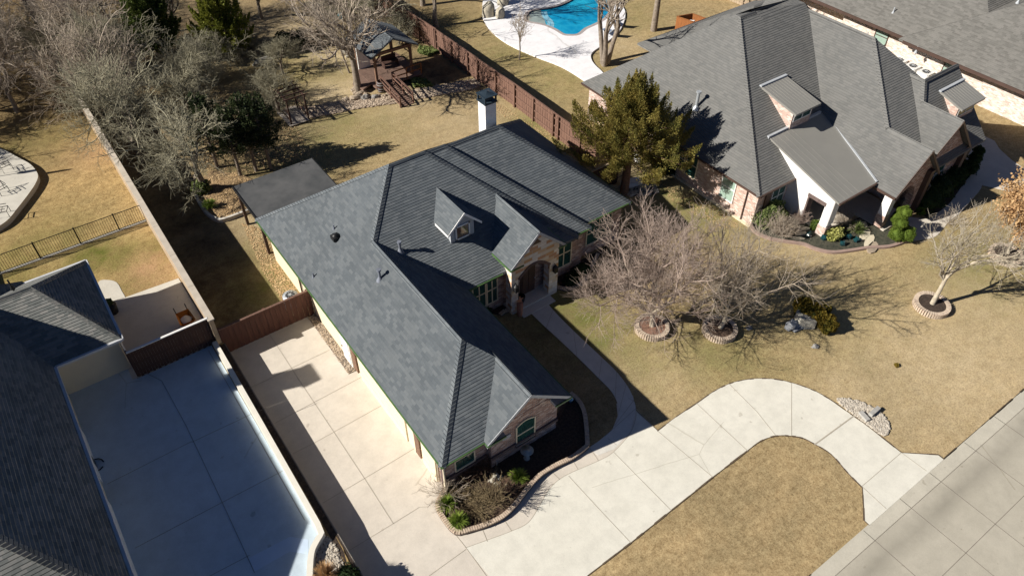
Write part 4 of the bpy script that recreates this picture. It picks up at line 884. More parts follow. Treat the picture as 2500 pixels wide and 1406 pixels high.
# ================================================================== FAR RIGHT HOUSE
H4 = thing('brick_house', 'pale brick house at the top right corner with a broad grey hipped roof', 'house', (58.5, 25, 0))
rf = MB(); Z4 = 2.8; k4 = .68
roofslab(rf, hip(57.9, 74, 20.6, 45, Z4, k4)[0]); roofslab(rf, hip(57.3, 70, 15.2, 28.0, Z4, .62)[0]); roofslab(rf, hip(58.3, 74, 27.4, 34.5, Z4, .66)[0]); roofslab(rf, hip(58.9, 80, 4, 24, Z4, .72)[0]); roofslab(rf, hip(60.5, 76, 32, 41, Z4, .75)[0])
rf.build('roof', M['shingle_far'], H4)
b = MB(); b.prism([(58.5, 21.2), (58.5, 28), (58.9, 28), (58.9, 34), (60, 34), (60, 42), (76, 42), (76, 6), (59.6, 6), (59.6, 15.8), (58.3, 15.8), (58.3, 21.2)], -.1, Z4-.1); b.build('wall', M['brick_pale'], H4)
g = MB(); g.box(57.8, 20.6, Z4-.25, 57.95, 45, Z4-.02); g.box(57.2, 15.2, Z4-.25, 57.32, 27.6, Z4-.02); g.box(58.8, 4, Z4-.25, 58.92, 15.4, Z4-.02)
g.build('trim', M['brown_trim'], H4)
for y in (24.4, 30.8): window(H4, (58.49 if y < 28 else 58.89, y, .7), (0, -1, 0), 1.1, 1.9, 'glass_pale', 'brown_trim')
for a in ((2262, 62), (2462, 55), (2140, 20), (2190, 5)):
    p = px(a[0], a[1], 4.5); b = MB(); pipe(b, p.x, p.y, Z4+(p.x-57.9)*.67, .4, .05, False); b.build('vent_pipe', M['trim'], H4)
# ------------------------------------------------------------------ fences
def board_fence(name, path, h, mat, label, z0=0.0, cap=True, posts=2.4, board=.14, capmat=None, face=1, cat='fence', group=None, capw=.12):
    "boards side by side on rails; posts on the back"
    o = thing(name, label, cat, (path[0][0], path[0][1], z0), group)
    rg = random.Random(len(path) + int(path[0][0]*10)); bm_ = MB(); cm = MB(); rm = MB()
    for (x0, y0), (x1, y1) in zip(path[:-1], path[1:]):
        L = math.hypot(x1-x0, y1-y0); a = math.atan2(y1-y0, x1-x0); n = max(1, int(L/board)); ux, uy = (x1-x0)/L, (y1-y0)/L
        for i in range(n):
            t = (i+.5)*L/n; off = .0 if i % 2 else .018
            bm_.obox(x0+ux*t - uy*off, y0+uy*t + ux*off, z0, L/n*.97, .022, h*rg.uniform(.985, 1.0), a)
        for zz in (.35, h*.5, h-.3): rm.bar((x0-uy*.05*face, y0+ux*.05*face, z0+zz), (x1-uy*.05*face, y1+ux*.05*face, z0+zz), .05, .09)
        if cap: cm.bar((x0, y0, z0+h+.02), (x1, y1, z0+h+.02), capw, .04)
        for i in range(int(L/posts)+1):
            t = min(i*posts, L-.05); p = MB(); p.obox(x0+ux*t-uy*.1*face, y0+uy*t+ux*.1*face, z0, .1, .1, h+.03, a); p.build('post', mat, o)
    bm_.build('boards', mat, o); rm.build('rail', mat, o)
    if cap: cm.build('cap', capmat or mat, o)
    return o
FX = 29.65
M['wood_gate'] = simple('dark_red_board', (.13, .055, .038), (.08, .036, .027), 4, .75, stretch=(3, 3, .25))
fpath = [(29.4, 63.5), (29.35, 57.0), (29.55, 52.0), (29.6, 45.8), (29.7, 41), (29.6, 35.6), (29.6, 31.6)]
board_fence('board_fence', fpath[:3], 1.95, M['wood_red'], 'far stretch of the red cedar fence, shaded behind the pavilion trees', face=-1)
board_fence('board_fence', fpath[2:4], 1.9, M['wood_red'], 'red cedar fence stretch beside the wooden pavilion, its boards sunlit', face=-1)
board_fence('board_fence', fpath[3:6], 1.85, M['wood_red'], 'long sunlit red cedar fence stretch behind the chimney', face=-1)
board_fence('board_fence', fpath[5:], 1.85, M['wood_red'], 'short end stretch of red cedar fence under the big juniper', face=-1)
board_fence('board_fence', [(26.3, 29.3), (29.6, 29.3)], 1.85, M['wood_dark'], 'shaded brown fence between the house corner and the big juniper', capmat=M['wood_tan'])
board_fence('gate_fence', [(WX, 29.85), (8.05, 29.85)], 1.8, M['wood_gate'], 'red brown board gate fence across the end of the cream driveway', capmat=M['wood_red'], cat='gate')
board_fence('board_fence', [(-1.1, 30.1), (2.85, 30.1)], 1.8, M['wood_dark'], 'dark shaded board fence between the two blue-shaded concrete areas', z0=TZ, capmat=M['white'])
board_fence('board_fence', [(54.5, 46.8), (57.0, 45.6), (57.4, 40)], 1.6, M['wood_tan'], 'tan fence with rails at the top edge behind the grey roof', face=-1)
# boundary wall on the left: tan masonry with a pale top
o = thing('boundary_wall', 'long tan boundary wall with a flat pale top between the left yards', 'wall', (2.95, 29.9, 0))
b = MB(); b.box(2.86, 29.9, 0, 3.06, 66, 2.55); b.build('wall', M['wood_tan'], o)
b = MB()
for i in range(12): y0 = 29.85 + i*3.0; b.box(2.8, y0, 2.55, 3.12, y0+2.985, 2.62)
b.build('coping', simple('pale_wall_coping', (.52, .46, .38), (.42, .37, .3), 2, .85), o)
# low curb wall along the neighbour's driveway
o = thing('curb_wall', 'low cream concrete curb wall along the blue-shaded driveway, curving at its end', 'wall', (2.6, 17.3, TZ))
cw_ = [(2.72, 29.9), (2.69, 24), (2.64, 17.55)] + [tuple(p) for p in smooth(pl([(785, 1302), (770, 1326), (760, 1352), (756, 1406), (757, 1480)], TZ+.3), 3)]
b = MB(); b.ribbon(cw_, .24, TZ-.1, TZ+.34); b.build('wall', simple('cream_concrete_curb', (.72, .69, .6), (.66, .63, .55), 2, .8), o)
b = MB(); b.box(WX-.001, 6, -.05, WX+.05, 29.8, TZ+.0); solo('retaining_wall', b, simple('rough_retaining_stone', (.3, .27, .22), (.16, .14, .12), 3, .9, bmp=.03), 'dark low retaining wall along the left side of the cream driveway', 'wall', origin=(WX, 18, 0))
b = MB(); b.prism([(2.84, 8), (WX, 8), (WX, 29.8), (2.84, 29.8)], TZ-.1, TZ+.012, False); struct('dark_soil_strip', b, M['soil'])
b = MB(); b.prism(pl([(838, 1338), (815, 1300), (900, 1460), (870, 1460)], TZ), TZ-.1, TZ+.02, False); struct('grass_strip', b, M['lawn_back'])
# iron fence
def iron_fence(path, h, z0, label, gap=.13, posts=2.2, mat=None):
    o = thing('iron_fence', label, 'fence', (path[0][0], path[0][1], z0)); r_, p_, = MB(), MB()
    for (x0, y0), (x1, y1) in zip(path[:-1], path[1:]):
        L = math.hypot(x1-x0, y1-y0)
        for zz in (.1, h-.02): r_.bar((x0, y0, z0+zz), (x1, y1, z0+zz), .03, .035)
        n = int(L/gap)
        for i in range(n+1):
            t = i/n; x, y = x0+(x1-x0)*t, y0+(y1-y0)*t; p_.box(x-.009, y-.009, z0+.05, x+.009, y+.009, z0+h)
        for i in range(int(L/posts+.01)+1):
            t = min(i*posts/L, 1); x, y = x0+(x1-x0)*t, y0+(y1-y0)*t; q = MB(); q.box(x-.035, y-.035, z0, x+.035, y+.035, z0+h+.06); q.build('post', M['black'], o)
    r_.build('rail', M['black'], o); p_.build('pickets', M['black'], o)
iron_fence([(-14.1, 42.3), (2.85, 42.3)], 1.2, TZ, 'thin black iron fence crossing the left back lawn')
iron_fence([(29.7, 29.6), (33.1, 29.5)], 1.3, 0, 'short black iron fence beside the juniper trunk')
b = MB(); b.box(-14, 42.2, TZ-.05, 2.85, 42.36, TZ+.04); solo('mow_strip', b, M['conc_patio'], 'narrow pale concrete strip under the black iron fence', 'edging', origin=(-5, 42.3, TZ))
# ------------------------------------------------------------------ pavilion with deck and ramp
DZ = .4
o = thing('pavilion', 'wooden garden pavilion with a dark shingled gable roof on a brown deck', 'pavilion', (24, 50.5, 0))
b = MB(); roofslab(b, [[(21.95, 48.7, 3.0), (23.95, 48.7, 4.05), (23.95, 52.9, 4.05), (21.95, 52.9, 3.0)], [(26.05, 48.7, 3.0), (26.05, 52.9, 3.0), (23.95, 52.9, 4.05), (23.95, 48.7, 4.05)]], .12)
rr = b.build('roof', M['shingle'], o)
b = MB(); caps(b, [((23.95, 52.9, 4.05), (23.95, 48.7, 4.05))]); b.build('ridge_cap', M['shingle'], rr)
for x, y in ((22.5, 49.3), (25.6, 49.3), (22.5, 52.5), (25.6, 52.5)):
    b = MB(); b.box(x-.09, y-.09, 0, x+.09, y+.09, 2.95); b.build('post', M['bark_red'], o)
b = MB(); b.box(22.35, 49.2, 2.75, 25.75, 49.4, 2.95); b.box(22.35, 52.4, 2.75, 25.75, 52.6, 2.95); b.box(22.4, 49.3, 2.78, 22.6, 52.5, 2.92); b.box(25.5, 49.3, 2.78, 25.7, 52.5, 2.92)
for x, s_ in ((22.5, 1), (25.6, -1)): b.bar((x, 49.3, 2.2), (x+s_*.6, 49.3, 2.8), .09, .09); b.bar((x, 49.3, 2.2), (x, 49.9, 2.8), .09, .09)
for x in (22.9, 23.95, 25.0): b.bar((x, 49.3, 2.95), (x, 49.3, 3.9 if x == 23.95 else 3.35), .08, .08)
b.build('beam', M['bark_red'], o)
b = MB(); b.prism([(22.2, 48.9), (26.3, 48.9), (26.3, 53.2), (22.2, 53.2)], DZ-.12, DZ); b.prism([(22.2, 49.8), (21.3, 49.4), (21.0, 50.6), (22.2, 52.4)], DZ-.14, DZ-.01)
for i in range(24): b.box(22.2, 48.92+i*.178, DZ, 26.3, 48.92+i*.178+.16, DZ+.012)
b.build('deck', M['deck'], o)
b = MB()
for i in range(14): t = i/13; b.obox(23.15+.1*t-.05, 48.8-2.9*t+.1, DZ*(1-t)+.02, 1.0, .19, .04)
b.build('ramp', M['deck'], o)
for x, dx in ((22.62, -.02), (23.62, .1)):
    b = MB()
    for t in (0, .5, 1): b.box(x+dx*t-.05, 48.85-2.9*t-.05, DZ*(1-t)-.1, x+dx*t+.05, 48.85-2.9*t+.05, DZ*(1-t)+.95)
    b.bar((x, 48.85, DZ+.92), (x+dx, 45.9, .9), .14, .05); b.bar((x, 48.85, DZ+.5), (x+dx, 45.9, .5), .05, .09); b.bar((x, 48.85, DZ+.2), (x+dx, 45.9, .2), .05, .09)
    b.build('ramp_railing', M['wood_red'], o)
b = MB(); b.bar((23.7, 48.9, DZ+.9), (26.2, 48.9, DZ+.9), .1, .05); b.bar((23.7, 48.9, DZ+.45), (26.2, 48.9, DZ+.45), .05, .08)
for x in (23.75, 24.9, 26.2): b.box(x-.04, 48.86, DZ, x+.04, 48.94, DZ+.9)
b.build('railing', M['wood_orange'], o)
b = MB(); b.box(22.45, 52.3, DZ, 23.5, 52.45, 2.2); b.build('screen_panel', M['white'], o)
b = MB()
b.obox(24.8, 51.4, DZ+.42, 1.3, .55, .05); b.obox(24.8, 51.65, DZ+.45, 1.3, .05, .45)
for dx in (-.6, .6): b.obox(24.8+dx, 51.4, DZ, .06, .5, .42)
solo('garden_bench', b, M['wood_dark'], 'dark bench standing on the shaded deck under the pavilion roof', 'bench', origin=(24.8, 51.4, DZ))
p = px(932, 224)
b = MB(); b.lathe(p.x, p.y, [(.26, 0), (.31, .2), (.33, .45), (.31, .7), (.27, .9), (.24, .9), (.24, .86)], 14); o = thing('barrel', 'dark metal-hooped barrel beside the foot of the pavilion ramp', 'barrel', (p.x, p.y, 0)); b.build('body', M['wood_dark'], o)
for z in (.12, .32, .62, .8): b = MB(); r = .3 if z in (.12, .8) else .335; b.cyl(p.x, p.y, z, z+.05, r, r, 14); b.build('hoop', M['steel'], o)
# rocks
ri = 0
def rock(x, y, r, label, mat='rock', group=None, z=0.0, name='rock'):
    global ri; ri += 1; b = MB(); b.blob((x, y, z+r[2]*.6), r, ri*7, 9, .22); return solo(name, b, M[mat], label, 'rock', group, origin=(x, y, z))
for i, (a, c) in enumerate(((862, 223), (868, 229), (874, 231), (881, 229), (888, 226), (893, 233), (904, 240), (913, 238), (926, 236), (938, 237), (946, 234), (866, 218))):
    p = px(a, c); rock(p.x, p.y, (.24, .18, .13), ('left', 'second', 'third', 'fourth', 'fifth', 'sixth', 'seventh', 'eighth', 'ninth', 'tenth', 'rightmost', 'farthest back')[i] + (' of the small tan edging rocks counted left to right below the pavilion tree' if i < 11 else ' small tan edging rock left of the pavilion tree trunk'), group='edging rocks below the pavilion tree')
for a, c, r, mt, lb in ((870, 243, (.6, .3, .25), 'rock', 'long flat reddish rock beside the drainage bed'), (893, 243, (.32, .25, .26), 'rock_grey', 'rounded grey boulder between flat rocks near the barrel'), (916, 241, (.28, .22, .2), 'rock_grey', 'dark grey rock right of the rounded boulder near the barrel'),
                   (845, 246, (.35, .25, .16), 'rock', 'pale rock at the left end of the row by the drainage bed'), (643, 157, (.9, .4, .35), 'rock_white', 'big white rock lying alone on the back lawn'), (845, 130, (.45, .35, .4), 'rock_white', 'pale rock pile piece behind the slim leaning tree'), (852, 140, (.3, .25, .25), 'rock_white', 'small pale rock beside the slim leaning tree')):
    p = px(a, c); rock(p.x, p.y, r, lb, mt)
# arbor over a plank bridge
p = px(722, 285); o = thing('garden_arbor', 'small weathered wooden arbor over pale planks by the drainage bed', 'arbor', (p.x, p.y, 0))
b = MB()
for i in range(9): b.obox(p.x-.2, p.y-1.1+i*.28, .08, 1.5, .26, .05, .0)
b.build('planks', simple('grey_weathered_plank', (.42, .37, .32), (.33, .29, .25), 3, .9), o)
for dx in (-.75, .6):
    for dy in (-1.0, 1.0): b = MB(); b.box(p.x+dx-.05, p.y+dy-.05, 0, p.x+dx+.05, p.y+dy+.05, 2.0); b.build('post', M['wood_dark'], o)
b = MB()
for dx in (-.75, .6): b.box(p.x+dx-.04, p.y-1.2, 2.0, p.x+dx+.04, p.y+1.2, 2.1); b.box(p.x+dx-.03, p.y-1.0, .9, p.x+dx+.03, p.y+1.0, .98); b.box(p.x+dx-.03, p.y-1.0, .4, p.x+dx+.03, p.y+1.0, .48)
for i in range(5): b.box(p.x-1.0, p.y-1.1+i*.55-.03, 2.1, p.x+.85, p.y-1.1+i*.55+.03, 2.18)
b.build('top_slats', M['wood_dark'], o)
# ------------------------------------------------------------------ air conditioners
def ac(x, y, s_, h, label, group=None, mat='white', rnd=False):
    o = thing('air_conditioner', label, 'air conditioner', (x, y, 0), group); b = MB()
    if rnd: b.lathe(x, y, [(s_, 0), (s_, h), (s_*.92, h+.02), (s_*.85, h-.04)], 18)
    else: b.extrude([(x-s_, y-s_+.1, 0), (x-s_+.1, y-s_, 0), (x+s_-.1, y-s_, 0), (x+s_, y-s_+.1, 0), (x+s_, y+s_, 0), (x-s_, y+s_, 0)], (0, 0, h))
    b.build('cabinet', M[mat], o)
    b = MB(); b.cyl(x, y, h-.02, h+.03, s_*.62, s_*.62, 16); g_ = b.build('fan_grille', M['black'], o)
    b = MB()
    for k in range(4): a = k*math.pi/4; b.bar((x-math.cos(a)*s_*.8, y-math.sin(a)*s_*.8, h+.045), (x+math.cos(a)*s_*.8, y+math.sin(a)*s_*.8, h+.045), .02, .012)
    b.cyl(x, y, h+.03, h+.07, s_*.22, s_*.22, 8); b.build('fan_guard', M['steel'], g_)
    return o
ac(7.35, 31.2, .42, .75, 'round blue-grey air conditioner behind the red gate fence', mat='steel', rnd=True)
ac(32.5, 30.35, .42, .8, 'white air conditioner half hidden by the big juniper', rnd=True)
for (x, y), lb in zip(((57.75, 27.55), (57.75, 26.35), (57.75, 25.2)), ('white air conditioner farthest up the pale brick wall of three', 'white air conditioner in the middle of three along the pale brick wall', 'white air conditioner nearest the viewer of three along the pale brick wall')):
    ac(x, y, .48, 1.05, lb, 'air conditioners along the pale brick wall')
# ------------------------------------------------------------------ planters with brick rings
def ring(x, y, r, label, soil, z1=.32, rb=.2):
    o = thing('tree_ring', label, 'planter', (x, y, 0)); b = MB(); n = int(2*math.pi*r/.115); rg = random.Random(int(x*10))
    for i in range(n):
        a = 2*math.pi*i/n; b.obox(x+math.cos(a)*r, y+math.sin(a)*r, 0, .24, .085, z1*rg.uniform(.96, 1), a)
    b.build('brick_edge', simple('ring_brick', (.62, .52, .4), (.42, .32, .25), 9, .9), o)
    b = MB(); b.cyl(x, y, 0, z1-.06, r-.1, r-.1, 30); b.build('mortar_bed', M['curb_pink'], o)
    b = MB(); b.cyl(x, y, 0, z1-.05, r-.13, r-.13, 30); b.build('mulch', M[soil], o)
    return o
RINGS = [(px(1592, 797, .2), .82, 'soil_red', 'brick tree ring with reddish mulch under the leftmost front-yard tree'), (px(1757, 802, .2), .82, 'soil_brown', 'brick tree ring with brown mulch under the second front-yard tree'),
         (px(2275, 743, .2), .84, 'soil', 'pale brick tree ring round the slim pale tree near the right edge'), (px(2458, 621, .2), .84, 'soil', 'pale brick tree ring under the tree with dry brown leaves')]
for p, r, s_, lb in RINGS: ring(p.x, p.y, r, lb, s_)
# ------------------------------------------------------------------ bed edging
def edging(path, label, w_=.2, h=.26, brickmat='curb', name='bed_edging'):
    o = thing(name, label, 'edging', (path[0][0], path[0][1], 0)); b = MB(); rg = random.Random(3)
    tot = 0; step = .105; pts = [Vector((p[0], p[1], 0)) for p in path]
    for p, q in zip(pts[:-1], pts[1:]):
        L = (q-p).length
        if L < 1e-6: continue
        d = (q-p)/L; a = math.atan2(d.y, d.x); t = -tot % step
        while t < L:
            c = p + d*t; b.obox(c.x, c.y, h-.09, step*.8, w_, .09*rg.uniform(.9, 1.05), a); t += step
        tot += L
    b.build('brick_cap', M['brick_cap'], o); b = MB(); b.ribbon(path, w_*.82, 0, h-.05); b.build('base', simple('dark_mortar', (.16, .12, .1), (.1, .08, .07), 3, .9), o); return o
M['brick_cap'] = simple('tan_cap_brick', (.6, .49, .37), (.4, .3, .23), 7, .9)
edging(smooth(pl([(1089, 1193), (1072, 1222), (1069, 1240), (1081, 1264), (1113, 1300), (1150, 1294), (1190, 1281), (1228, 1262), (1258, 1233), (1288, 1194), (1320, 1160), (1357, 1138), (1398, 1118), (1434, 1090)], .1), 3) + smooth(pl([(1434, 1090), (1431, 1040), (1425, 1005), (1412, 980), (1390, 960)], .1), 3), 'curving brick edging of the dark front bed beside the driveway')
edging(smooth(pl([(1360, 702), (1385, 706), (1405, 700), (1425, 688), (1440, 660), (1460, 620)], .1), 3), 'short curved brick edging right of the stone entry arch', .2, .2)
edging(pl([(1222, 768), (1232, 760), (1246, 757)], .1), 'tiny brick edging left of the stone entry arch', .2, .2)
o = thing('bed_curb', 'smooth pinkish curb curving round the neighbour\'s front bed', 'edging', (36, 14, 0)); b = MB(); b.ribbon([tuple(p) for p in pl(bed2[:-4])], .2, 0, .14); b.build('curb', M['curb_pink'], o)
o = thing('yard_bed_wall', 'pale stone edging curving round the leafy yard bed left of the patio roof', 'edging', (6, 42, 0)); b = MB(); b.ribbon([tuple(p) for p in pl(yb)], .18, 0, .26); b.build('curb', simple('white_stone_curb', (.62, .58, .52), (.45, .42, .37), 3, .9), o)
# stepping stones in the neighbour's bed
for i, (a, c, w_, d_, an, lb) in enumerate(((1963, 559, .8, .32, -.5, 'upper cream stepping stone left of the porch bed'), (1957, 571, .85, .32, -.5, 'middle cream stepping stone left of the porch bed'), (1949, 583, .8, .32, -.6, 'lower cream stepping stone left of the porch bed'),
        (2112, 573, 1.5, .5, .25, 'large cream flagstone nearest the clipped green balls'), (2122, 590, 1.6, .5, .3, 'second cream flagstone with a straight edge below the first'), (2130, 605, 1.4, .6, .3, 'tan flagstone lowest against the pink curb'), (2107, 550, .8, .5, .3, 'small cream stone just below the porch step'))):
    p = px(a, c, .06); rg = random.Random(i+40); b = MB(); N = 9
    b.prism([(p.x + math.cos(an)*math.cos(t)*w_/2*q - math.sin(an)*math.sin(t)*d_/2*q, p.y + math.sin(an)*math.cos(t)*w_/2*q + math.cos(an)*math.sin(t)*d_/2*q) for t, q in ((2*math.pi*k/N, rg.uniform(.85, 1.1)) for k in range(N))], 0, .1)
    solo('stepping_stone', b, M['flag'] if i != 5 else M['rock'], lb, 'stepping stone', 'stepping stones in the neighbour bed', origin=(p.x, p.y, 0))
for a, c, lb in ((1973, 576, 'dark teal glass lump beside the middle stepping stone'), (2010, 583, 'small dark teal lump left of the yellow shrub'), (2056, 597, 'dark teal lump lowest in the bed below the yellow shrub'), (2070, 581, 'teal lump right of the yellow shrub'), (2090, 588, 'teal lump nearest the cream flagstones')):
    p = px(a, c, .1); b = MB(); b.blob((p.x, p.y, .2), (.2, .17, .17), a, 8, .25); solo('glass_ornament', b, M['teal'], lb, 'ornament', 'teal lumps in the neighbour bed', origin=(p.x, p.y, 0))
# ------------------------------------------------------------------ front bed ornaments
p = px(1286, 1118, .1); o = thing('birdbath', 'grey stone birdbath in the dark bed under the arched front window', 'birdbath', (p.x, p.y, 0))
b = MB(); b.lathe(p.x, p.y, [(.16, .08), (.15, .16), (.08, .22), (.07, .5), (.11, .6)], 12); b.build('pedestal', M['stone_pale'], o)
b = MB(); b.lathe(p.x, p.y, [(.1, .58), (.25, .64), (.31, .72), (.28, .73), (.2, .67), (.02, .65)], 18); b.build('bowl', M['stone_pale'], o)
def frog(x, y, sc, a, label):
    V = MB(); ca, sa = math.cos(a), math.sin(a)
    def at(dx, dy, dz, r, s_=1): V.blob((x+(dx*ca-dy*sa)*sc, y+(dx*sa+dy*ca)*sc, .1+dz*sc), tuple(q*sc for q in r), s_, 8, .04, True)
    at(0, 0, .14, (.15, .12, .14)); at(.12, 0, .27, (.1, .1, .08), 2); at(.16, .06, .34, (.03, .03, .03), 3); at(.16, -.06, .34, (.03, .03, .03), 4)
    for s_ in (1, -1): at(-.06, s_*.13, .07, (.12, .05, .07), 5); at(.14, s_*.09, .06, (.04, .035, .08), 6)
    return solo('frog_statue', V, M['rock_white'], label, 'statue', 'small animal statues in the front bed', origin=(x, y, .1))
for a, c, s_, r_, lb in ((1204, 1176, 1.1, .4, 'left small white animal statue in the front bed'), (1218, 1169, .9, 2, 'upper small white animal statue in the front bed'), (1216, 1183, .7, -1, 'smallest white animal statue, lowest in the front bed')):
    q = px(a, c, .1); frog(q.x, q.y, s_, r_, lb)
p = px(1234, 1184, .1); rock(p.x, p.y, (.1, .1, .09), 'small round tan stone beside the white statues', z=.1)
p = px(1392, 981, .1); b = MB(); b.blob((p.x, p.y, .3), (.17, .17, .17), 1, 12, 0, True); b.cyl(p.x, p.y, .08, .16, .1, .08, 10); solo('gazing_ball', b, simple('blue_mirror_ball', (.15, .25, .35), (.12, .2, .3), 1, .1, metal=.7), 'blue-grey gazing ball in the dark bed by the roof corner', 'ornament', origin=(p.x, p.y, 0))
for a, c, lb in ((1244, 1112, 'thin white marker stake left of the birdbath'), (1213, 1135, 'thin white marker stake near the brick corner')):
    p = px(a, c, .1); b = MB(); b.cyl(p.x, p.y, .05, .45, .018, .018, 5); solo('marker_stake', b, M['white'], lb, 'stake', origin=(p.x, p.y, 0))
b = MB(); b.lathe(17.75, 23.95, [(.2, .14), (.27, .5), (.24, .5), (.22, .46)], 12); solo('porch_pot', b, M['black'], 'big dark pot just inside the stone entry arch', 'pot', origin=(17.75, 23.95, .14))
b = MB(); n = 5
pts = []
for k in range(10): r = .26 if k % 2 == 0 else .11; t = math.pi/2 + k*math.pi/5; pts.append((17.15+r*math.cos(t), 23.2, 1.15+r*math.sin(t)))
b.extrude(pts, (0, .03, 0)); solo('star_ornament', b, M['terracotta'], 'copper-coloured metal star leaning against the left stone column', 'ornament', origin=(17.15, 23.2, .1))
b = MB(); b.lathe(17.15, 23.2, [(.14, .0), (.19, .9), (.16, .9)], 10); solo('plant_stand', b, M['terracotta'], 'terracotta stand below the metal star at the left stone column', 'pot', origin=(17.15, 23.2, 0))
# ------------------------------------------------------------------ wheelbarrow and bin on the neighbour's patio
p = px(452, 775, TZ+.55); x, y = p.x, p.y
o = thing('wheelbarrow', 'orange wheelbarrow parked by the dark fence on the shaded patio', 'wheelbarrow', (x, y, TZ)); z = TZ
b = MB(); bo = [(x-.28, y-.36, z+.35), (x+.28, y-.36, z+.35), (x+.22, y+.3, z+.3), (x-.22, y+.3, z+.3)]; to = [(x-.4, y-.55, z+.66), (x+.4, y-.55, z+.66), (x+.34, y+.5, z+.6), (x-.34, y+.5, z+.6)]
for i in range(4): j = (i+1) % 4; b.poly([bo[i], bo[j], to[j], to[i]]); b.poly([to[i], to[j], bo[j], bo[i]])
b.poly(bo); b.poly(bo[::-1]); b.build('tray', M['orange'], o)
b = MB(); b.blob((x, y-.05, z+.42), (.28, .34, .08), 3, 10, .1); b.build('sand_load', M['conc_cream'], o)
for s_ in (1, -1):
    b = MB(); b.tube([(x+s_*.1, y-.75, z+.25), (x+s_*.28, y+.3, z+.33), (x+s_*.3, y+.95, z+.62)], .025, 6); b.build('handle', M['black'], o)
    b = MB(); b.tube([(x+s_*.25, y+.15, z+.32), (x+s_*.28, y+.3, z)], .02, 5); b.build('leg', M['black'], o)
b = MB(); b.tube([(x-.06, y-.72, z+.2), (x+.06, y-.72, z+.2)], .2, 14); b.build('wheel', M['black'], o)
p = px(277, 760, TZ+.1); b = MB(); b.lathe(p.x, p.y, [(.24, TZ), (.3, TZ+.6), (.28, TZ+.62), (.24, TZ+.55)], 12); o = thing('storage_bin', 'dark round bin beside the shaded house wall on the left patio', 'bin', (p.x, p.y, TZ)); b.build('body', M['black'], o)
b = MB(); b.blob((p.x-.05, p.y+.1, TZ+.72), (.3, .25, .15), 2, 8, .2); b.build('coiled_hose', M['dark_leaf'], o)
p = px(240, 1130, TZ+.1); o = thing('garden_hose', 'dark hose reel with a loop of hose beside the left garage wall', 'hose', (p.x, p.y, TZ)); b = MB(); b.tube([(p.x-.1+.3*math.cos(t), p.y+.35*math.sin(t), TZ+.04) for t in [i*.5 for i in range(12)]], .03, 5); b.build('hose', M['black'], o)
b = MB(); b.box(p.x-.35, p.y-.2, TZ, p.x-.1, p.y+.25, TZ+.5); b.build('reel', M['black'], o)
# ------------------------------------------------------------------ left pool patio furniture
def chair(x, y, z, a, label):
    o = thing('patio_chair', label, 'chair', (x, y, z), 'metal frame chairs on the left pool patio'); ca, sa = math.cos(a), math.sin(a)
    T = lambda u, v, h: (x+u*ca-v*sa, y+u*sa+v*ca, z+h)
    for s_ in (1, -1):
        b = MB(); b.tube([T(-.3, s_*.28, 0), T(-.3, s_*.28, .42), T(.3, s_*.28, .42), T(.3, s_*.28, 0)], .02, 5); b.tube([T(-.3, s_*.28, .42), T(-.3, s_*.28, .62), T(.28, s_*.28, .6)], .02, 5); b.build('leg_frame', M['black'], o)
    b = MB(); b.tube([T(.3, .28, .42), T(.3, -.28, .42), T(-.3, -.28, .42), T(-.55, -.28, 1.0), T(-.55, .28, 1.0), T(-.3, .28, .42), T(.3, .28, .42)], .022, 5)
    b.tube([T(0, .28, .42), T(0, -.28, .42)], .015, 5); b.tube([T(-.42, .28, .7), T(-.42, -.28, .7)], .015, 5); b.build('seat_frame', M['black'], o)
for a, c, r_, lb in ((18, 415, .2, 'black metal frame chair farther up the left pool patio'), (8, 470, -1.2, 'black metal frame chair in the middle of the left pool patio'), (12, 525, -.3, 'black metal frame chair nearest the iron fence on the left pool patio')):
    p = px(a, c, TZ+.35); chair(p.x, p.y, TZ+.35, r_, lb)
p = px(-40, 437, TZ+.35); o = thing('parasol', 'closed parasol on a pole at the left pool patio casting a long thin shadow', 'parasol', (p.x, p.y, TZ+.35)); b = MB(); b.cyl(p.x, p.y, TZ+.35, TZ+3.4, .03, .03, 8); b.build('pole', M['steel'], o)
b = MB(); b.lathe(p.x, p.y, [(.1, TZ+1.7), (.16, TZ+1.9), (.08, TZ+3.3), (.01, TZ+3.45)], 10); b.build('canopy', M['cover'], o)
b = MB(); b.lathe(p.x, p.y, [(.3, TZ+.35), (.28, TZ+.45), (.05, TZ+.48)], 12); b.build('base', M['black'], o)
# ------------------------------------------------------------------ pool furniture of the right neighbour
for a, c, r, h, lb in ((1192, 38, (.6, .5), 1.15, 'tall peaked furniture cover at the left tip of the white pool deck'), (1221, 42, (.42, .42), .85, 'low beige furniture cover nearest the young tree'), (1228, 10, (.55, .5), .95, 'round pale furniture cover at the top edge by the pool')):
    p = px(a, c, .14); b = MB(); N = 14; rg = random.Random(a)
    prof = [(1.05, 0), (1.0, .35), (.9, .75), (.6, .95), (.25, 1.0), (.02, 1.02)]; V = []; Fs = []
    for j, (rr_, hh) in enumerate(prof):
        for k in range(N): t = 2*math.pi*k/N; q = 1 + (.09*math.sin(k*3.1) + rg.uniform(-.03, .03))*(1 if j < 3 else .3); V.append(Vector((p.x+r[0]*rr_*q*math.cos(t), p.y+r[1]*rr_*q*math.sin(t), .14+h*hh*(1+.12*math.cos(t)))))
    Fs = [(j*N+k, j*N+(k+1) % N, (j+1)*N+(k+1) % N, (j+1)*N+k) for j in range(len(prof)-1) for k in range(N)]
    b.raw(V, Fs, True); solo('furniture_cover', b, M['cover'], lb, 'furniture cover', 'covered furniture on the pool deck', origin=(p.x, p.y, .14))
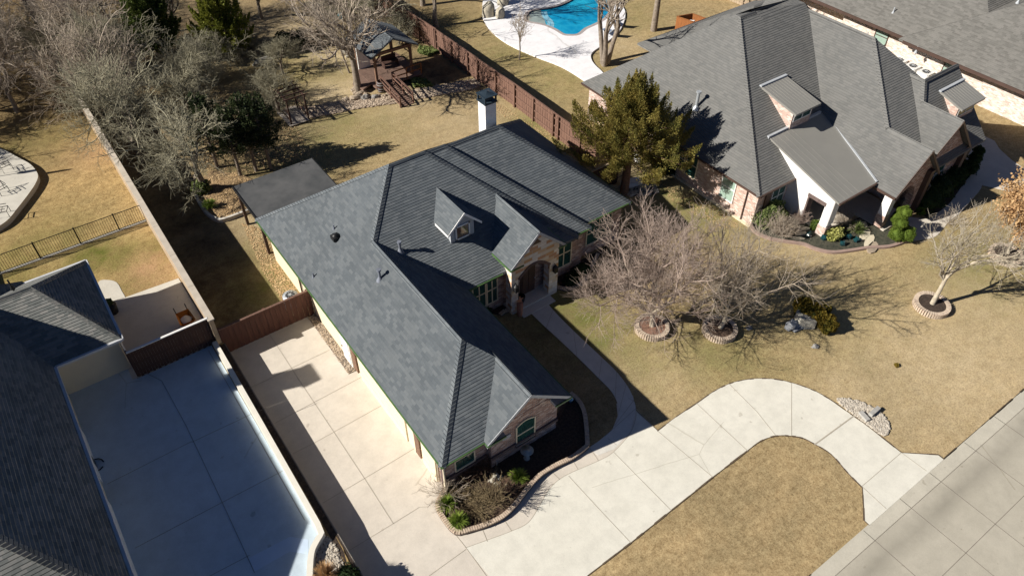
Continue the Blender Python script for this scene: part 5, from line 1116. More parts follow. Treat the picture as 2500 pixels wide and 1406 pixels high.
for a, c, lb in ((1488, 85, 'blue-grey sling lounge chair nearest the forked tree at the pool'), (1503, 62, 'blue-grey sling lounge chair farther along the pool deck')):
    p = px(a, c, .14); o = thing('lounge_chair', lb, 'lounge chair', (p.x, p.y, .14), 'sling lounge chairs by the pool'); x, y = p.x, p.y
    b = MB(); b.extrude([(x-.3, y+.7, .45), (x+.3, y+.7, .45), (x+.3, y-.2, .42), (x-.3, y-.2, .42)], (0, 0, -.03)); b.extrude([(x-.3, y-.2, .42), (x+.3, y-.2, .42), (x+.3, y-.75, .95), (x-.3, y-.75, .95)], (0, 0, -.03)); b.build('sling', simple('blue_grey_sling%d' % a, (.2, .25, .34), (.16, .2, .28), 3, .7), o)
    for s_ in (1, -1):
        b = MB(); b.tube([(x+s_*.32, y+.75, .43), (x+s_*.32, y-.2, .4), (x+s_*.32, y-.78, .97)], .025, 5); b.tube([(x+s_*.32, y+.5, .42), (x+s_*.32, y+.6, .14)], .02, 5); b.tube([(x+s_*.32, y-.1, .42), (x+s_*.32, y-.3, .14)], .02, 5); b.build('side_frame', M['steel'], o)
# wooden enclosure
p0 = [(48.7, 43.4), (50.2, 43.0), (50.6, 40.9), (49.3, 41.1)]
o = thing('wood_enclosure', 'open-topped orange cedar enclosure on the lawn behind the grey roof', 'enclosure', (49.6, 42.1, 0)); b = MB()
for i in range(4):
    (x0, y0), (x1, y1) = p0[i], p0[(i+1) % 4]; L = math.hypot(x1-x0, y1-y0); n = int(L/.14); a = math.atan2(y1-y0, x1-x0)
    for k in range(n): t = (k+.5)/n; b.obox(x0+(x1-x0)*t, y0+(y1-y0)*t, 0, L/n*.97, .03, 1.15, a)
b.build('boards', M['wood_orange'], o); b = MB()
for i in range(4): b.bar((*p0[i], 1.17), (*p0[(i+1) % 4], 1.17), .1, .04)
b.build('cap', M['wood_orange'], o); b = MB()
for x, y, z in ((49.4, 42.3, .3), (49.9, 41.7, .25)): b.blob((x, y, z+.45), (.42, .35, .3), x, 8, .2)
solo('white_bags', b, M['white'], 'white bags piled inside the orange cedar enclosure', 'bags', origin=(49.6, 42, 0))
# culvert headwalls
p = px(2108, 1016, 0); o = thing('culvert', 'small concrete drain culvert beside the curved driveway', 'culvert', (p.x, p.y, 0)); a_ = px(2098, 1010), px(2117, 1031)
b = MB(); b.bar(a_[0] + Vector((0, 0, .1)), a_[1] + Vector((0, 0, .1)), .22, .24); b.build('headwall', M['stone_pale'], o)
c_1, c_2 = px(2122, 1018), px(2142, 1001); b = MB(); b.bar(c_1 + Vector((0, 0, .12)), c_2 + Vector((0, 0, .12)), .2, .3); b.build('headwall', M['stone_pale'], o)
b = MB(); q = px(2115, 1012); b.poly([px(2100, 1005, .05), px(2120, 1028, .05), px(2140, 1000, .05), px(2125, 992, .05)]); b.build('opening', M['black'], o)
# boulders and sled under the front trees
p = px(1968, 775, .3); o = thing('boulder', 'big pale slanted boulder against the golden bush', 'boulder', (p.x, p.y, 0)); b = MB(); b.extrude([(p.x-.75, p.y-.15, 0), (p.x-.1, p.y-.7, 0), (p.x+.75, p.y-.1, 0), (p.x+.3, p.y+.6, 0), (p.x-.5, p.y+.4, 0)], (.12, .05, .62)); b.build('rock', M['rock_white'], o)
p = px(1933, 793, .2); o = thing('stone_bench', 'broken pale grey stone piece lying tilted left of the boulder', 'stone', (p.x, p.y, 0)); b = MB(); b.obox(p.x-.2, p.y+.1, .05, .45, .3, .5, .5, .5); b.obox(p.x+.3, p.y-.1, .05, .85, .42, .22, -.15, .2); b.obox(p.x+.2, p.y-.35, .0, .7, .15, .12, -.1); b.build('rock', simple('blue_grey_stone', (.33, .35, .38), (.24, .25, .27), 3, .8), o)
for a, c, lb in ((1828, 802, 'small pale stone between the second tree ring and the boulder'), (1990, 847, 'flat grey stone on the lawn below the golden bush')):
    p = px(a, c); b = MB(); b.blob((p.x, p.y, .04), (.22, .16, .08), a, 8, .2); solo('rock', b, M['rock_grey'], lb, 'rock', origin=(p.x, p.y, 0))
p = px(1542, 447, .2); b = MB(); b.obox(p.x, p.y, 0, 1.3, .6, .38, -.25); solo('storage_box', b, simple('blue_white_box', (.5, .55, .62), (.45, .5, .56), 2, .6), 'pale block on the gravel right of the juniper trunk', 'box', origin=(p.x, p.y, 0))
p = px(1903, 10, .2); b = MB(); b.blob((54.8, 40.4, .6), (.9, .8, .8), 4, 10, .1, True); solo('furniture_cover', b, M['white'], 'white covered object on the lawn behind the right roof', 'furniture cover', origin=(54.8, 40.4, 0))
# ------------------------------------------------------------------ plants
COS = [(math.cos(2*math.pi*k/3), math.sin(2*math.pi*k/3)) for k in range(3)]
def twig(mb, pts, r0, r1):
    V = []; N = len(pts); b = len(mb.v)
    for i, p in enumerate(pts):
        d = pts[min(i+1, N-1)] - pts[max(i-1, 0)]; a = d.orthogonal(); a.normalize(); c = d.cross(a); c.normalize(); r = r0 + (r1-r0)*i/(N-1)
        for u, v in COS: mb.v.append(p + a*(u*r) + c*(v*r))
    for i in range(N-1):
        for k in range(3):
            k2 = (k+1) % 3; mb.f.append((b+i*3+k, b+i*3+k2, b+i*3+3+k2, b+i*3+3+k)); mb.sm.append(True); mb.uv.append([(0, 0)]*4)
def bare_tree(name, label, loc, seed, h, r0, th, limbs, spread, lev, kids, mats, lean=(0, 0), up=.25, dec=.66, tip=.011, group=None, stems=1, wig=.16, width=1.0):
    o = thing(name, label, 'tree', loc, group); rg = random.Random(seed); tm, cm = MB(), MB(); L0 = Vector(loc)
    tips = []
    def grow(p, d, L, r, lv):
        n = 4 if lv < 2 else 3 if lv < lev else 2; pts = [p]; q = p; dd = d
        for i in range(n):
            dd = (dd + Vector((rg.gauss(0, wig), rg.gauss(0, wig), rg.gauss(0, wig) + up*.12))).normalized(); q = q + dd*(L/n); pts.append(q)
        re = max(tip, r*.55)
        if lv <= 1: tm.tube(pts, [r + (re-r)*i/n for i in range(n+1)], 7 if lv == 0 else 5, False)
        else: twig(cm, pts, r, re)
        if lv >= lev: tips.append(q); return
        k = kids[min(lv, len(kids)-1)]
        for j in range(k):
            t = 1.0 if j == 0 else rg.uniform(.3 if lv else .6, 1); f = t*n; i = min(int(f), n-1); s_ = pts[i] + (pts[i+1]-pts[i])*(f-i)
            ax = dd.orthogonal(); ax.rotate(Matrix.Rotation(rg.uniform(0, 6.283), 3, dd)); an = rg.uniform(.15, .4) if j == 0 else rg.uniform(.45, 1.05)
            nd = dd.copy(); nd.rotate(Matrix.Rotation(an*(spread if lv < 2 else 1), 3, ax)); nd.z += up*rg.uniform(0, .5); nd.x *= width; nd.y *= width; nd.normalize()
            grow(s_, nd, L*dec*rg.uniform(.75, 1.15), max(tip, r*(.66 if j == 0 else .48)), lv+1)
    for s_ in range(stems):
        base = L0.copy(); d0 = Vector((lean[0], lean[1], 1)).normalized()
        if stems > 1: a = 2*math.pi*s_/stems + seed; d0 = (d0 + Vector((math.cos(a), math.sin(a), 0))*.22).normalized(); base += Vector((math.cos(a), math.sin(a), 0))*r0*.8
        # trunk, then the limbs
        pts = [base - Vector((0, 0, .1)), base + d0*th*.5 + Vector((rg.gauss(0, .04), rg.gauss(0, .04), 0)), base + d0*th]
        tm.tube(pts, [r0*1.25, r0*.95, r0*.85], 9, False)
        for j in range(limbs):
            a = 2*math.pi*(j + rg.uniform(-.25, .25))/limbs; c = spread*rg.uniform(.35, .75) if j else .12
            d = Vector((math.cos(a)*math.sin(c), math.sin(a)*math.sin(c), math.cos(c))) + Vector((lean[0], lean[1], 0))*.7
            grow(pts[2] - d0*rg.uniform(0, th*.25), d.normalized(), (h-th)*.42*rg.uniform(.8, 1.15), r0*rg.uniform(.5, .7), 1)
    tm.build('trunk', M[mats[0]], o); cm.build('crown', M[mats[1]], o); return o, tips
def leaf(mb, c, d, s_, w_, rg):
    "one leaf-sized face: c centre, d direction"
    a = d.orthogonal(); a.rotate(Matrix.Rotation(rg.uniform(0, 6.283), 3, d)); b = len(mb.v)
    mb.v += [c - d*s_, c + a*w_, c + d*s_, c - a*w_]; mb.f.append((b, b+1, b+2, b+3)); mb.sm.append(False); mb.uv.append([(0, 0)]*4)
def conifer(name, label, loc, seed, h, rad, z0, mats, n=110, per=70, ls=.16, flame=.6, group=None, r0=.22, pw=.8, lean=0):
    o = thing(name, label, 'tree', loc, group); rg = random.Random(seed); tm, cm = MB(), MB(); L0 = Vector(loc)
    tm.tube([L0 - Vector((0, 0, .1)), L0 + Vector((0.05, 0, h*.3)), L0 + Vector((0, .05, h*.7)), L0 + Vector((0, 0, h*.97))], [r0*1.2, r0*.9, r0*.5, .03], 9, False)
    for i in range(n):
        t = (i+rg.random())/n; z = z0 + (h-z0)*t; prof = (1-t)**pw * (.55+.45*min(1, t/.18)); L = rad*prof*rg.uniform(.72, 1.18)+.15; a = i*2.4 + rg.uniform(-.4, .4)
        dr = Vector((math.cos(a), math.sin(a), rg.uniform(.0, .35) + t*.6)).normalized(); s_ = L0 + Vector((0, 0, z)); e = s_ + dr*L
        if i % 2 == 0: twig(tm, [s_, s_ + dr*L*.5, e], .05, .012)
        m_ = int(per*(.35+.65*prof))
        for k in range(m_):
            f = rg.uniform(.25, 1.02); sd = Vector((rg.gauss(0, 1), rg.gauss(0, 1), rg.gauss(0, .6)))*(.16 + .26*L*(1-f)*.5 + .1)
            c = s_ + dr*L*f + sd; d = (dr*.7 + Vector((rg.gauss(0, .5), rg.gauss(0, .5), flame+rg.gauss(0, .4)))).normalized()
            leaf(cm, c, d, ls*rg.uniform(.6, 1.3), ls*.42, rg)
    tm.build('trunk', M[mats[0]], o); cm.build('crown', M[mats[1]], o); return o
def leafball(mb, c, r, n, ls, seed, lump=.15, wide=.5):
    rg = random.Random(seed); c = Vector(c); ph = [rg.uniform(0, 6.3) for _ in range(4)]
    for _ in range(n):
        u = rg.uniform(-.55, 1); f = rg.uniform(0, 6.283); s_ = math.sqrt(max(0, 1-u*u)); q = (1 + lump*math.sin(3*f+ph[0])*math.sin(4*u+ph[1]) + lump*.6*math.sin(5*f+ph[2]+6*u)) * rg.uniform(.82, 1.04)
        nn = Vector((s_*math.cos(f), s_*math.sin(f), u)); p = c + Vector((nn.x*r[0], nn.y*r[1], nn.z*r[2]))*q
        d = (nn*.5 + Vector((rg.gauss(0, .5), rg.gauss(0, .5), rg.gauss(0, .5)))).normalized(); leaf(mb, p, d, ls*rg.uniform(.6, 1.3), ls*wide, rg)
def bush(name, label, x, y, r, n, ls, mat, seed, z=0.0, group=None, core=True, cat='shrub', balls=None):
    o = thing(name, label, cat, (x, y, z), group); b = MB()
    for (dx, dy, dz, rr) in (balls or [(0, 0, r[2]*.75, r)]):
        leafball(b, (x+dx, y+dy, z+dz), rr, n, ls, seed + int(dx*10))
    b.build('foliage', M[mat], o)
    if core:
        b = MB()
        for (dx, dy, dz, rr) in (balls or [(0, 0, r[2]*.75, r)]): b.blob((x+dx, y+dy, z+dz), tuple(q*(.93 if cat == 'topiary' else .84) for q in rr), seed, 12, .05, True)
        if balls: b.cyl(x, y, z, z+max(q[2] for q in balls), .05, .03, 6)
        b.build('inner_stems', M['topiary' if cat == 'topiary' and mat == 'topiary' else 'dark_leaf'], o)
    return o
def stem_bush(name, label, x, y, h, rad, n, mat, seed, z=0.0, r0=.012, sub=3, group=None, cat='shrub', wig=.25):
    rg = random.Random(seed); b = MB(); o = Vector((x, y, z))
    for _ in range(n):
        a = rg.uniform(0, 6.283); c = rg.uniform(0, 1)**.6; d = Vector((math.cos(a)*c*rad, math.sin(a)*c*rad, h*rg.uniform(.55, 1)*(1-.3*c)))
        L = d.length; d.normalize(); p = o + Vector((math.cos(a)*c*rad*.12, math.sin(a)*c*rad*.12, 0)); m_ = p + d*L*.5 + Vector((rg.gauss(0, .05), rg.gauss(0, .05), 0)); e = p + d*L
        twig(b, [p, m_, e], r0*1.3, r0)
        for k in range(sub):
            s_ = p.lerp(e, rg.uniform(.35, .95)); dd = (d + Vector((rg.gauss(0, wig*2), rg.gauss(0, wig*2), rg.gauss(0, wig)))).normalized(); q = s_ + dd*L*rg.uniform(.15, .4); twig(b, [s_, q], r0, r0*.7)
            for kk in range(2): d3 = (dd + Vector((rg.gauss(0, .5), rg.gauss(0, .5), rg.gauss(0, .4)))).normalized(); s3 = s_.lerp(q, rg.uniform(.3, 1)); twig(b, [s3, s3 + d3*L*rg.uniform(.08, .2)], r0*.8, r0*.6)
    return solo(name, b, M[mat], label, cat, group, origin=(x, y, z))
def tuft(name, label, x, y, h, rad, n, mat, seed, z=0.0, group=None, w_=.02):
    rg = random.Random(seed); b = MB()
    for _ in range(n):
        a = rg.uniform(0, 6.283); c = rg.uniform(.1, 1); hh = h*rg.uniform(.7, 1.1); side = Vector((-math.sin(a), math.cos(a), 0))*w_; pts = []
        for t in (0, .4, .75, 1): pts.append(Vector((x + math.cos(a)*c*rad*(.12+t**1.4), y + math.sin(a)*c*rad*(.12+t**1.4), z + hh*(t*1.55 - c*.85*t*t*1.1))))
        for i in range(3): w0, w1 = (1, .9, .6, .05)[i], (1, .9, .6, .05)[i+1]; b.poly([pts[i]-side*w0, pts[i]+side*w0, pts[i+1]+side*w1, pts[i+1]-side*w1], uv=False)
    return solo(name, b, M[mat], label, 'ornamental grass', group, origin=(x, y, z))
# ---- front yard
p = RINGS[0][0]; bare_tree('bare_tree', 'wide bare tree with dense pinkish twigs in the leftmost brick tree ring', (p.x, p.y, .2), 19, 8.1, .13, 1.1, 10, 1.1, 5, (0, 6, 6, 5, 5), ('bark_pale', 'twig_pink'), lean=(-.02, .16), up=.3, dec=.64, tip=.0045)
p = RINGS[1][0]; bare_tree('bare_tree', 'bare tree with grey-brown twigs leaning right from the second brick tree ring', (p.x, p.y, .2), 23, 7.8, .12, 1.0, 6, .95, 5, (0, 4, 5, 4, 4), ('bark_pale', 'twig'), lean=(.24, .06), up=.35, dec=.67, tip=.005)
p = RINGS[2][0]; bare_tree('bare_tree', 'slim pale-barked bare tree with sparse twigs near the right edge', (p.x, p.y, .2), 31, 7.6, .12, 1.9, 6, .8, 5, (0, 4, 4, 4, 3), ('bark_pale', 'bark_pale'), lean=(.05, .02), up=.35, dec=.68, tip=.006)
p = RINGS[3][0]; o4, tips4 = bare_tree('leafy_tree', 'small tree still holding dry tan brown leaves at the right edge', (p.x, p.y, .2), 41, 5.6, .1, 1.4, 6, .8, 4, (0, 5, 5, 4), ('bark_pale', 'twig'), up=.3, dec=.62, lean=(.12, .1))
b = MB(); rg_ = random.Random(5)
for q in tips4:
    for _ in range(20): leaf(b, q + Vector((rg_.gauss(0, .2), rg_.gauss(0, .2), rg_.gauss(0, .18))), Vector((rg_.gauss(0, 1), rg_.gauss(0, 1), rg_.gauss(0, 1)))  .normalized(), .075, .045, rg_)
b.build('dry_leaves', M['dry_leaf'], o4)
# ---- big juniper
def spire_tree(name, label, loc, seed, h, rad, z0, mats, ns, per, ls, r0, sl=1.0, group=None, pw=.6, sw=.36):
    "evergreen crown of many pointed sprays, with gaps between them"
    o = thing(name, label, 'tree', loc, group); rg = random.Random(seed); tm, cm = MB(), MB(); L0 = Vector(loc)
    tm.tube([L0 - Vector((0, 0, .1)), L0 + Vector((.03, 0, h*.3)), L0 + Vector((-.05, .05, h*.6)), L0 + Vector((0, 0, h*.92))], [r0*1.15, r0*.9, r0*.55, .03], 10, False)
    for i in range(ns):
        t = ((i+rg.random())/ns)**1.15; z = z0 + (h*.9-z0)*t; prof = (1-t)**pw*(.7+.3*min(1, t/.12)); L = rad*prof*rg.uniform(.62, 1.08)*(1 if i % 3 else .55); a = i*2.4 + rg.uniform(-.5, .5)
        s_ = L0 + Vector((0, 0, z-.3)); tip_ = L0 + Vector((math.cos(a)*L, math.sin(a)*L, z + L*.12)); twig(tm, [s_, s_.lerp(tip_, .5) + Vector((0, 0, -.08)), tip_], .05, .02)
        hh = sl*rg.uniform(.8, 1.5)*(1.15 if t > .8 else 1); ax = Vector((math.cos(a)*.75*(1-t), math.sin(a)*.75*(1-t), .8)).normalized(); w_ = sw*rg.uniform(.8, 1.3)
        for k in range(per):
            f = rg.random()**1.3; rr = w_*(1-f)**.8*rg.uniform(.3, 1.1); b_ = rg.uniform(0, 6.283); q = tip_ + ax*(f*hh - .35) + Vector((math.cos(b_)*rr, math.sin(b_)*rr, rg.gauss(0, .08)))
            leaf(cm, q, (ax*.8 + Vector((math.cos(b_)*.8, math.sin(b_)*.8, .1)) + Vector((rg.gauss(0, .3), rg.gauss(0, .3), rg.gauss(0, .3)))).normalized(), ls*rg.uniform(.6, 1.3), ls*.36, rg)
        for k in range(per//3):   # sparser sprays back along the branch
            f = rg.uniform(.35, 1); q = s_.lerp(tip_, f) + Vector((rg.gauss(0, .22), rg.gauss(0, .22), rg.gauss(0, .14))); leaf(cm, q, Vector((math.cos(a) + rg.gauss(0, .4), math.sin(a) + rg.gauss(0, .4), .4)).normalized(), ls, ls*.36, rg)
    tm.build('trunk', M[mats[0]], o); cm.build('crown', M[mats[1]], o); return o
spire_tree('juniper_tree', 'big olive green juniper with a reddish trunk between the two brick houses', (29.17, 28.16, 0), 7, 8.4, 4.4, 2.8, ('bark_red', 'juniper'), 150, 620, .056, .27, 1.0, sw=.46, pw=.72)
# ---- dark cedars behind the patio roof
for i, (x, y, h, r, lb) in enumerate(((9.5, 44.5, 6.0, 1.7, 'left one of the dark cedars behind the patio roof'), (10.6, 44.5, 6.6, 1.8, 'middle one of the dark cedars behind the patio roof'), (11.5, 44.2, 6.3, 1.7, 'right one of the dark cedars behind the patio roof'), (8.6, 46.4, 6.5, 2.0, 'dark cedar at the back of the cedar clump, nearest the bare yard tree'))):
    spire_tree('cedar_tree', lb, (x, y, 0), 50+i, h*.92, r*.9, 2.1, ('bark', 'cedar_dark'), 36, 110, .08, .11, .6, pw=.5, sw=.4, group='dark cedars behind the patio roof')
spire_tree('cedar_tree', 'mid green bushy cedar at the top left among bare trees', (10.3, 64.5, 0), 60, 6.6, 2.6, .9, ('bark', 'cedar_green'), 110, 170, .11, .15, .9, pw=.5)
spire_tree('cedar_tree', 'yellow green bushy cedar at the top edge right of the mid green one', (15.0, 61.3, 0), 61, 6.2, 2.5, .8, ('bark', 'cedar_yellow'), 110, 170, .11, .15, .9, pw=.5)
# ---- bare trees of the back yards
bare_tree('bare_tree', 'leaning bare yard tree with a thick grey trunk left of the patio roof', (7.15, 44.4, .1), 71, 8.0, .2, 2.2, 6, .95, 5, (0, 5, 5, 5, 4), ('bark', 'twig_grey'), lean=(-.16, -.28), up=.15, dec=.66, tip=.008, wig=.24)
bare_tree('bare_tree', 'tall bare tree with a thick grey trunk beside the pavilion', (21.17, 50.07, 0), 72, 11.5, .25, 3.6, 6, .8, 5, (0, 5, 5, 4, 4), ('bark', 'twig'), lean=(-.03, 0), up=.3, dec=.62, tip=.008, wig=.2)
bare_tree('bare_tree', 'slim dark leaning tree left of the pavilion', (21.9, 53.0, 0), 73, 6.5, .07, 2.5, 4, .7, 4, (0, 3, 3, 3), ('bark', 'twig'), lean=(-.15, .15), tip=.011)
bare_tree('bare_tree', 'young bare tree with upright twigs beside the white pool deck', (34.29, 46.81, 0), 74, 4.8, .06, 1.9, 6, .7, 4, (0, 4, 4, 3), ('bark', 'twig'), up=.4, dec=.66, tip=.009)
bare_tree('bare_tree', 'forked bare tree with several thick trunks beside the pool', (39.5, 42.1, 0), 75, 12, .2, 3.4, 3, .45, 4, (0, 4, 4, 4), ('bark', 'twig'), up=.4, dec=.62, stems=3, tip=.013)
bare_tree('bare_tree', 'dark forked tree just behind the red fence at the top edge', (31.9, 56.0, 0), 76, 12, .2, 1.9, 4, .6, 5, (0, 4, 4, 4, 3), ('bark', 'twig'), up=.4, tip=.013)
bare_tree('tall_tree', 'single straight thick trunk on the lawn right of the pool', (47.0, 44.3, 0), 77, 14, .24, 7, 5, .8, 4, (0, 4, 4, 4), ('bark', 'twig'), tip=.013)
PR = []
for i, (sd, h, sp_, kd) in enumerate(((81, 8.5, 1.0, (0, 5, 5, 5, 4)), (82, 10, .85, (0, 5, 5, 5, 4)), (83, 7.0, 1.05, (0, 6, 5, 5, 4)))):
    PR.append((sd, h, sp_, kd))
WOOD = [(4.6, 50.2, 0, 1.0, 'bare tree in the yard corner, second up from the leaning yard tree along the wall'), (4.4, 55.8, 1, .95, 'tall bare tree right beside the boundary wall, midway up the wall'), (9.0, 52.0, 2, .95, 'bare tree behind the dark cedars'), (5.0, 62.0, 1, 1.0, 'tall bare tree near the far end of the boundary wall'),
        (12.6, 58.2, 2, .75, 'low bushy bare tree in front of the green cedars'), (14.8, 50.6, 2, .68, 'small bare tree left of the garden arbor'), (17.5, 56.0, 2, .6, 'thin bare tree on the lawn beyond the big white rock'), (7.8, 68.5, 1, 1.05, 'bare tree at the top edge left of the mid green cedar'),
        (20.0, 66.5, 1, .9, 'bare tree at the top edge right of the yellow green cedar'), (24.6, 58.0, 0, .85, 'bare tree just behind the pavilion roof'), (27.2, 58.8, 2, .9, 'bare tree between the pavilion and the far red fence'), (27.6, 55.0, 2, .55, 'small bare tree against the shaded red fence'),
        (13.0, 68.5, 0, .9, 'bare tree behind the two green cedars'), (6.6, 58.5, 0, .9, 'bare tree behind the yard corner trees, right of the wall'), (10.5, 55.0, 0, .7, 'small bare tree in the middle of the wooded yard'), (24.5, 64.5, 2, 1.0, 'bare tree at the top edge above the pavilion')]
LEFT = [(-1.0, 60.5, 1, .9, 'bare tree just left of the boundary wall casting shadows on the lawn'), (-5.0, 62.5, 0, 1.0, 'wide bare tree at the left edge above the pool patio'), (-1.8, 67.0, 1, 1.0, 'tall bare tree left of the wall, second row'), (-8.5, 66.5, 0, 1.1, 'bare tree in the far left of the second row'),
        (0.8, 74.0, 1, 1.0, 'tall bare tree in the top left corner nearest the wall'), (-5.5, 75.0, 0, 1.1, 'bare tree in the top left corner farther from the wall'), (4.8, 76.0, 1, .9, 'bare tree at the top edge just right of the wall line'), (-3.2, 71, 0, .95, 'bare tree in the upper left wood, between the second row and the corner'), (-7.5, 60.0, 2, 1.0, 'low bare tree in front of the wide one at the left edge'), (2.6, 64.5, 2, 1.0, 'low bushy bare tree hugging the left side of the boundary wall'), (-11, 71, 1, 1.0, 'tall bare tree farthest left in the upper wood'), (-10, 56.5, 2, 1.0, 'low wide bare tree at the left picture edge')]
protos = {}
for k, (x, y, t, sc, lb) in enumerate(WOOD + LEFT):
    z = TZ if x < WX else 0; g_ = 'bare trees of the wooded back yards'
    if t not in protos:
        sd, h, sp_, kd = PR[t]; protos[t], _ = bare_tree('bare_tree', lb, (x, y, z), sd, h, .17, 1.8, 6, sp_, 5, kd, ('bark', 'twig_grey' if t != 1 else 'twig'), up=.18, dec=.66, tip=.008, group=g_, wig=.24); protos[t].scale = (sc, sc, sc)
    else: dup(protos[t], (x, y, z), k*1.9, sc, lb, g_)
bare_tree('bare_tree', 'tall bare tree beyond the pool whose branches shade the white deck', (33.2, 60.5, 0), 78, 12, .22, 3, 6, .9, 5, (0, 5, 4, 4, 3), ('bark', 'twig'), tip=.01)
bare_tree('bare_tree', 'second tall bare tree beyond the pool, farther right', (38.5, 60.5, 0), 79, 11, .22, 3, 6, .9, 5, (0, 5, 4, 4, 3), ('bark', 'twig'), tip=.01)
# underbrush
for i, (a, c, h, r, lb) in enumerate(((735, 110, 1.3, 1.3, 'grey brush at the left end of the dark shrub row on the lawn'), (790, 104, 1.2, 1.3, 'grey brush at the right end of the dark shrub row on the lawn'), (560, 140, 1.5, 1.6, 'twiggy grey thicket left of the white rock'), (610, 120, 1.4, 1.6, 'twiggy thicket above the white rock'), (440, 230, 1.5, 1.8, 'twiggy thicket beside the yard corner trees'),
        (330, 300, 1.5, 1.8, 'twiggy thicket against the boundary wall'), (1010, 70, 1.5, 1.5, 'brown brush between pavilion and red fence'), (520, 200, 1.3, 1.5, 'brown thicket in the middle of the wooded yard'))):
    p = px(a, c); stem_bush('thicket', lb, p.x, p.y, h, r, 110, 'twig_grey', 200+i, r0=.009, cat='thicket')
for i, (a, c, r, lb) in enumerate(((700, 112, (1.1, .8, .7), 'dark evergreen shrub at the left of the lawn row'), (740, 108, (1.0, .8, .7), 'dark evergreen shrub in the middle of the lawn row'), (770, 104, (.9, .7, .6), 'dark evergreen shrub at the right of the lawn row'))):
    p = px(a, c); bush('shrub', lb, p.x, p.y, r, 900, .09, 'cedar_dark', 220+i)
p = px(1050, 190); b = MB(); rg_ = random.Random(9); f_ = in_poly(pl([(1025, 118), (1060, 122), (1075, 128), (1050, 140), (1020, 132)]))
for _ in range(1500): x, y = f_(rg_); leaf(b, Vector((x, y, rg_.uniform(.05, .3))), Vector((rg_.gauss(0, 1), rg_.gauss(0, 1), .3)).normalized(), .09, .06, rg_)
f_ = in_poly(pl([(1000, 195), (1040, 200), (1060, 215), (1010, 215)]))
for _ in range(900): x, y = f_(rg_); leaf(b, Vector((x, y, rg_.uniform(.05, .3))), Vector((rg_.gauss(0, 1), rg_.gauss(0, 1), .3)).normalized(), .09, .06, rg_)
solo('ivy', b, M['hedge'], 'green ivy ground cover between the pavilion and the red fence', 'ground cover', kind='stuff')
# ---- yard bed plants
p = px(497, 472); bush('shrub', 'light green rounded shrub at the foot of the leaning yard tree', p.x, p.y, (.6, .5, .5), 700, .08, 'hedge', 230, .1)
p = px(515, 512); tuft('yucca', 'spiky dark green plant in the curved yard bed', p.x, p.y, .5, .6, 150, 'topiary', 231, .14, w_=.03)
# ---- under the juniper, beside the right house
p = px(1625, 415); bush('shrub', 'dark leafy shrub between the juniper trunk and the brick wall', p.x, p.y, (1.1, 1.0, .9), 1600, .09, 'dark_leaf', 232)
p = px(1590, 340, .5); tuft('grass_clump', 'yellowish dry clump against the wall beside the white air conditioner', 33.0, 29.4, 1.3, .5, 120, 'yellow_leaf', 233)
# ---- front bed
for i, (a, c, lb) in enumerate(((1120, 1277, 'lime green grass tuft at the lower tip of the front bed'), (1092, 1237, 'lime green grass tuft at the left side of the front bed'), (1265, 1171, 'lime green grass tuft right of the white statues'))):
    p = px(a, c, .1); tuft('grass_tuft', lb, p.x, p.y, .5, .5, 330, 'tuft', 240+i, .1, 'lime grass tufts in the front bed', w_=.018)
for i, (a, c, h, r, n, mt_, lb) in enumerate(((1120, 1165, .9, .55, 170, 'dead_stem', 'dead brown shrub against the brick wall, left'), (1150, 1155, 1.0, .6, 190, 'dead_stem', 'dead brown shrub against the brick wall, middle'), (1178, 1148, .9, .5, 150, 'dead_stem', 'dead brown shrub against the brick wall by the wall corner'),
        (1120, 1225, .4, .9, 260, 'bush_twig', 'low tan twiggy shrub in the left of the front bed'), (1160, 1240, .42, .9, 280, 'bush_twig', 'low tan twiggy shrub in the middle of the front bed'), (1200, 1225, 1.7, .9, 150, 'bush_twig', 'taller bare shrub in the front bed casting its shadow on the driveway'), (1225, 1210, 1.2, .6, 110, 'dead_stem', 'dark bare shrub beside the bed edging and the driveway'))):
    p = px(a, c, .1); stem_bush('shrub', lb, p.x, p.y, h, r, int(n*.45), mt_, 250+i, .1, r0=.007)
p = px(1085, 1210, .1); stem_bush('shrub', 'pale dried flower shrub spilling over the driveway at the bed corner', p.x, p.y, 1.1, 1.0, 60, 'twig', 260, .1, r0=.006)
p = px(800, 1400, TZ); tuft('grass_clump', 'reddish tan ornamental grass at the bottom edge beside the low curb wall', p.x-.1, p.y-.2, .9, .55, 420, 'dry_leaf', 262, TZ, w_=.014)
p = px(850, 1420, TZ); bush('shrub', 'dark shrub at the bottom edge on the gravel', p.x, p.y, (.5, .5, .4), 700, .06, 'dark_leaf', 263, TZ)
p = px(1195, 775, .1); bush('shrub', 'low dark shrub in the shaded courtyard bed', p.x, p.y+.5, (.45, .35, .3), 400, .06, 'dark_leaf', 264)
for i, (a, c) in enumerate(((1395, 690), (1420, 665))): p = px(a, c, .1); bush('shrub', ('low dark shrub nearest the stone arch in the shaded entry bed', 'low dark shrub farther right in the shaded entry bed')[i], p.x, p.y, (.5, .45, .35), 400, .06, 'dark_leaf', 266+i)
# ---- golden bush by the boulder
p = px(2000, 790); bush('shrub', 'golden olive bush behind the pale boulder on the front lawn', p.x, p.y, (.9, 1.2, .7), 2600, .07, 'olive_bush', 270, balls=[(0, .2, .55, (.62, .6, .62)), (-.25, .95, .55, (.5, .55, .6)), (-.1, -.5, .45, (.5, .5, .5))])
p = px(2155, 860); bush('weed', 'small brown weed clump on the open front lawn', px(2188, 893).x, px(2188, 893).y, (.12, .12, .08), 90, .05, 'olive_bush', 271, core=False, cat='weed')
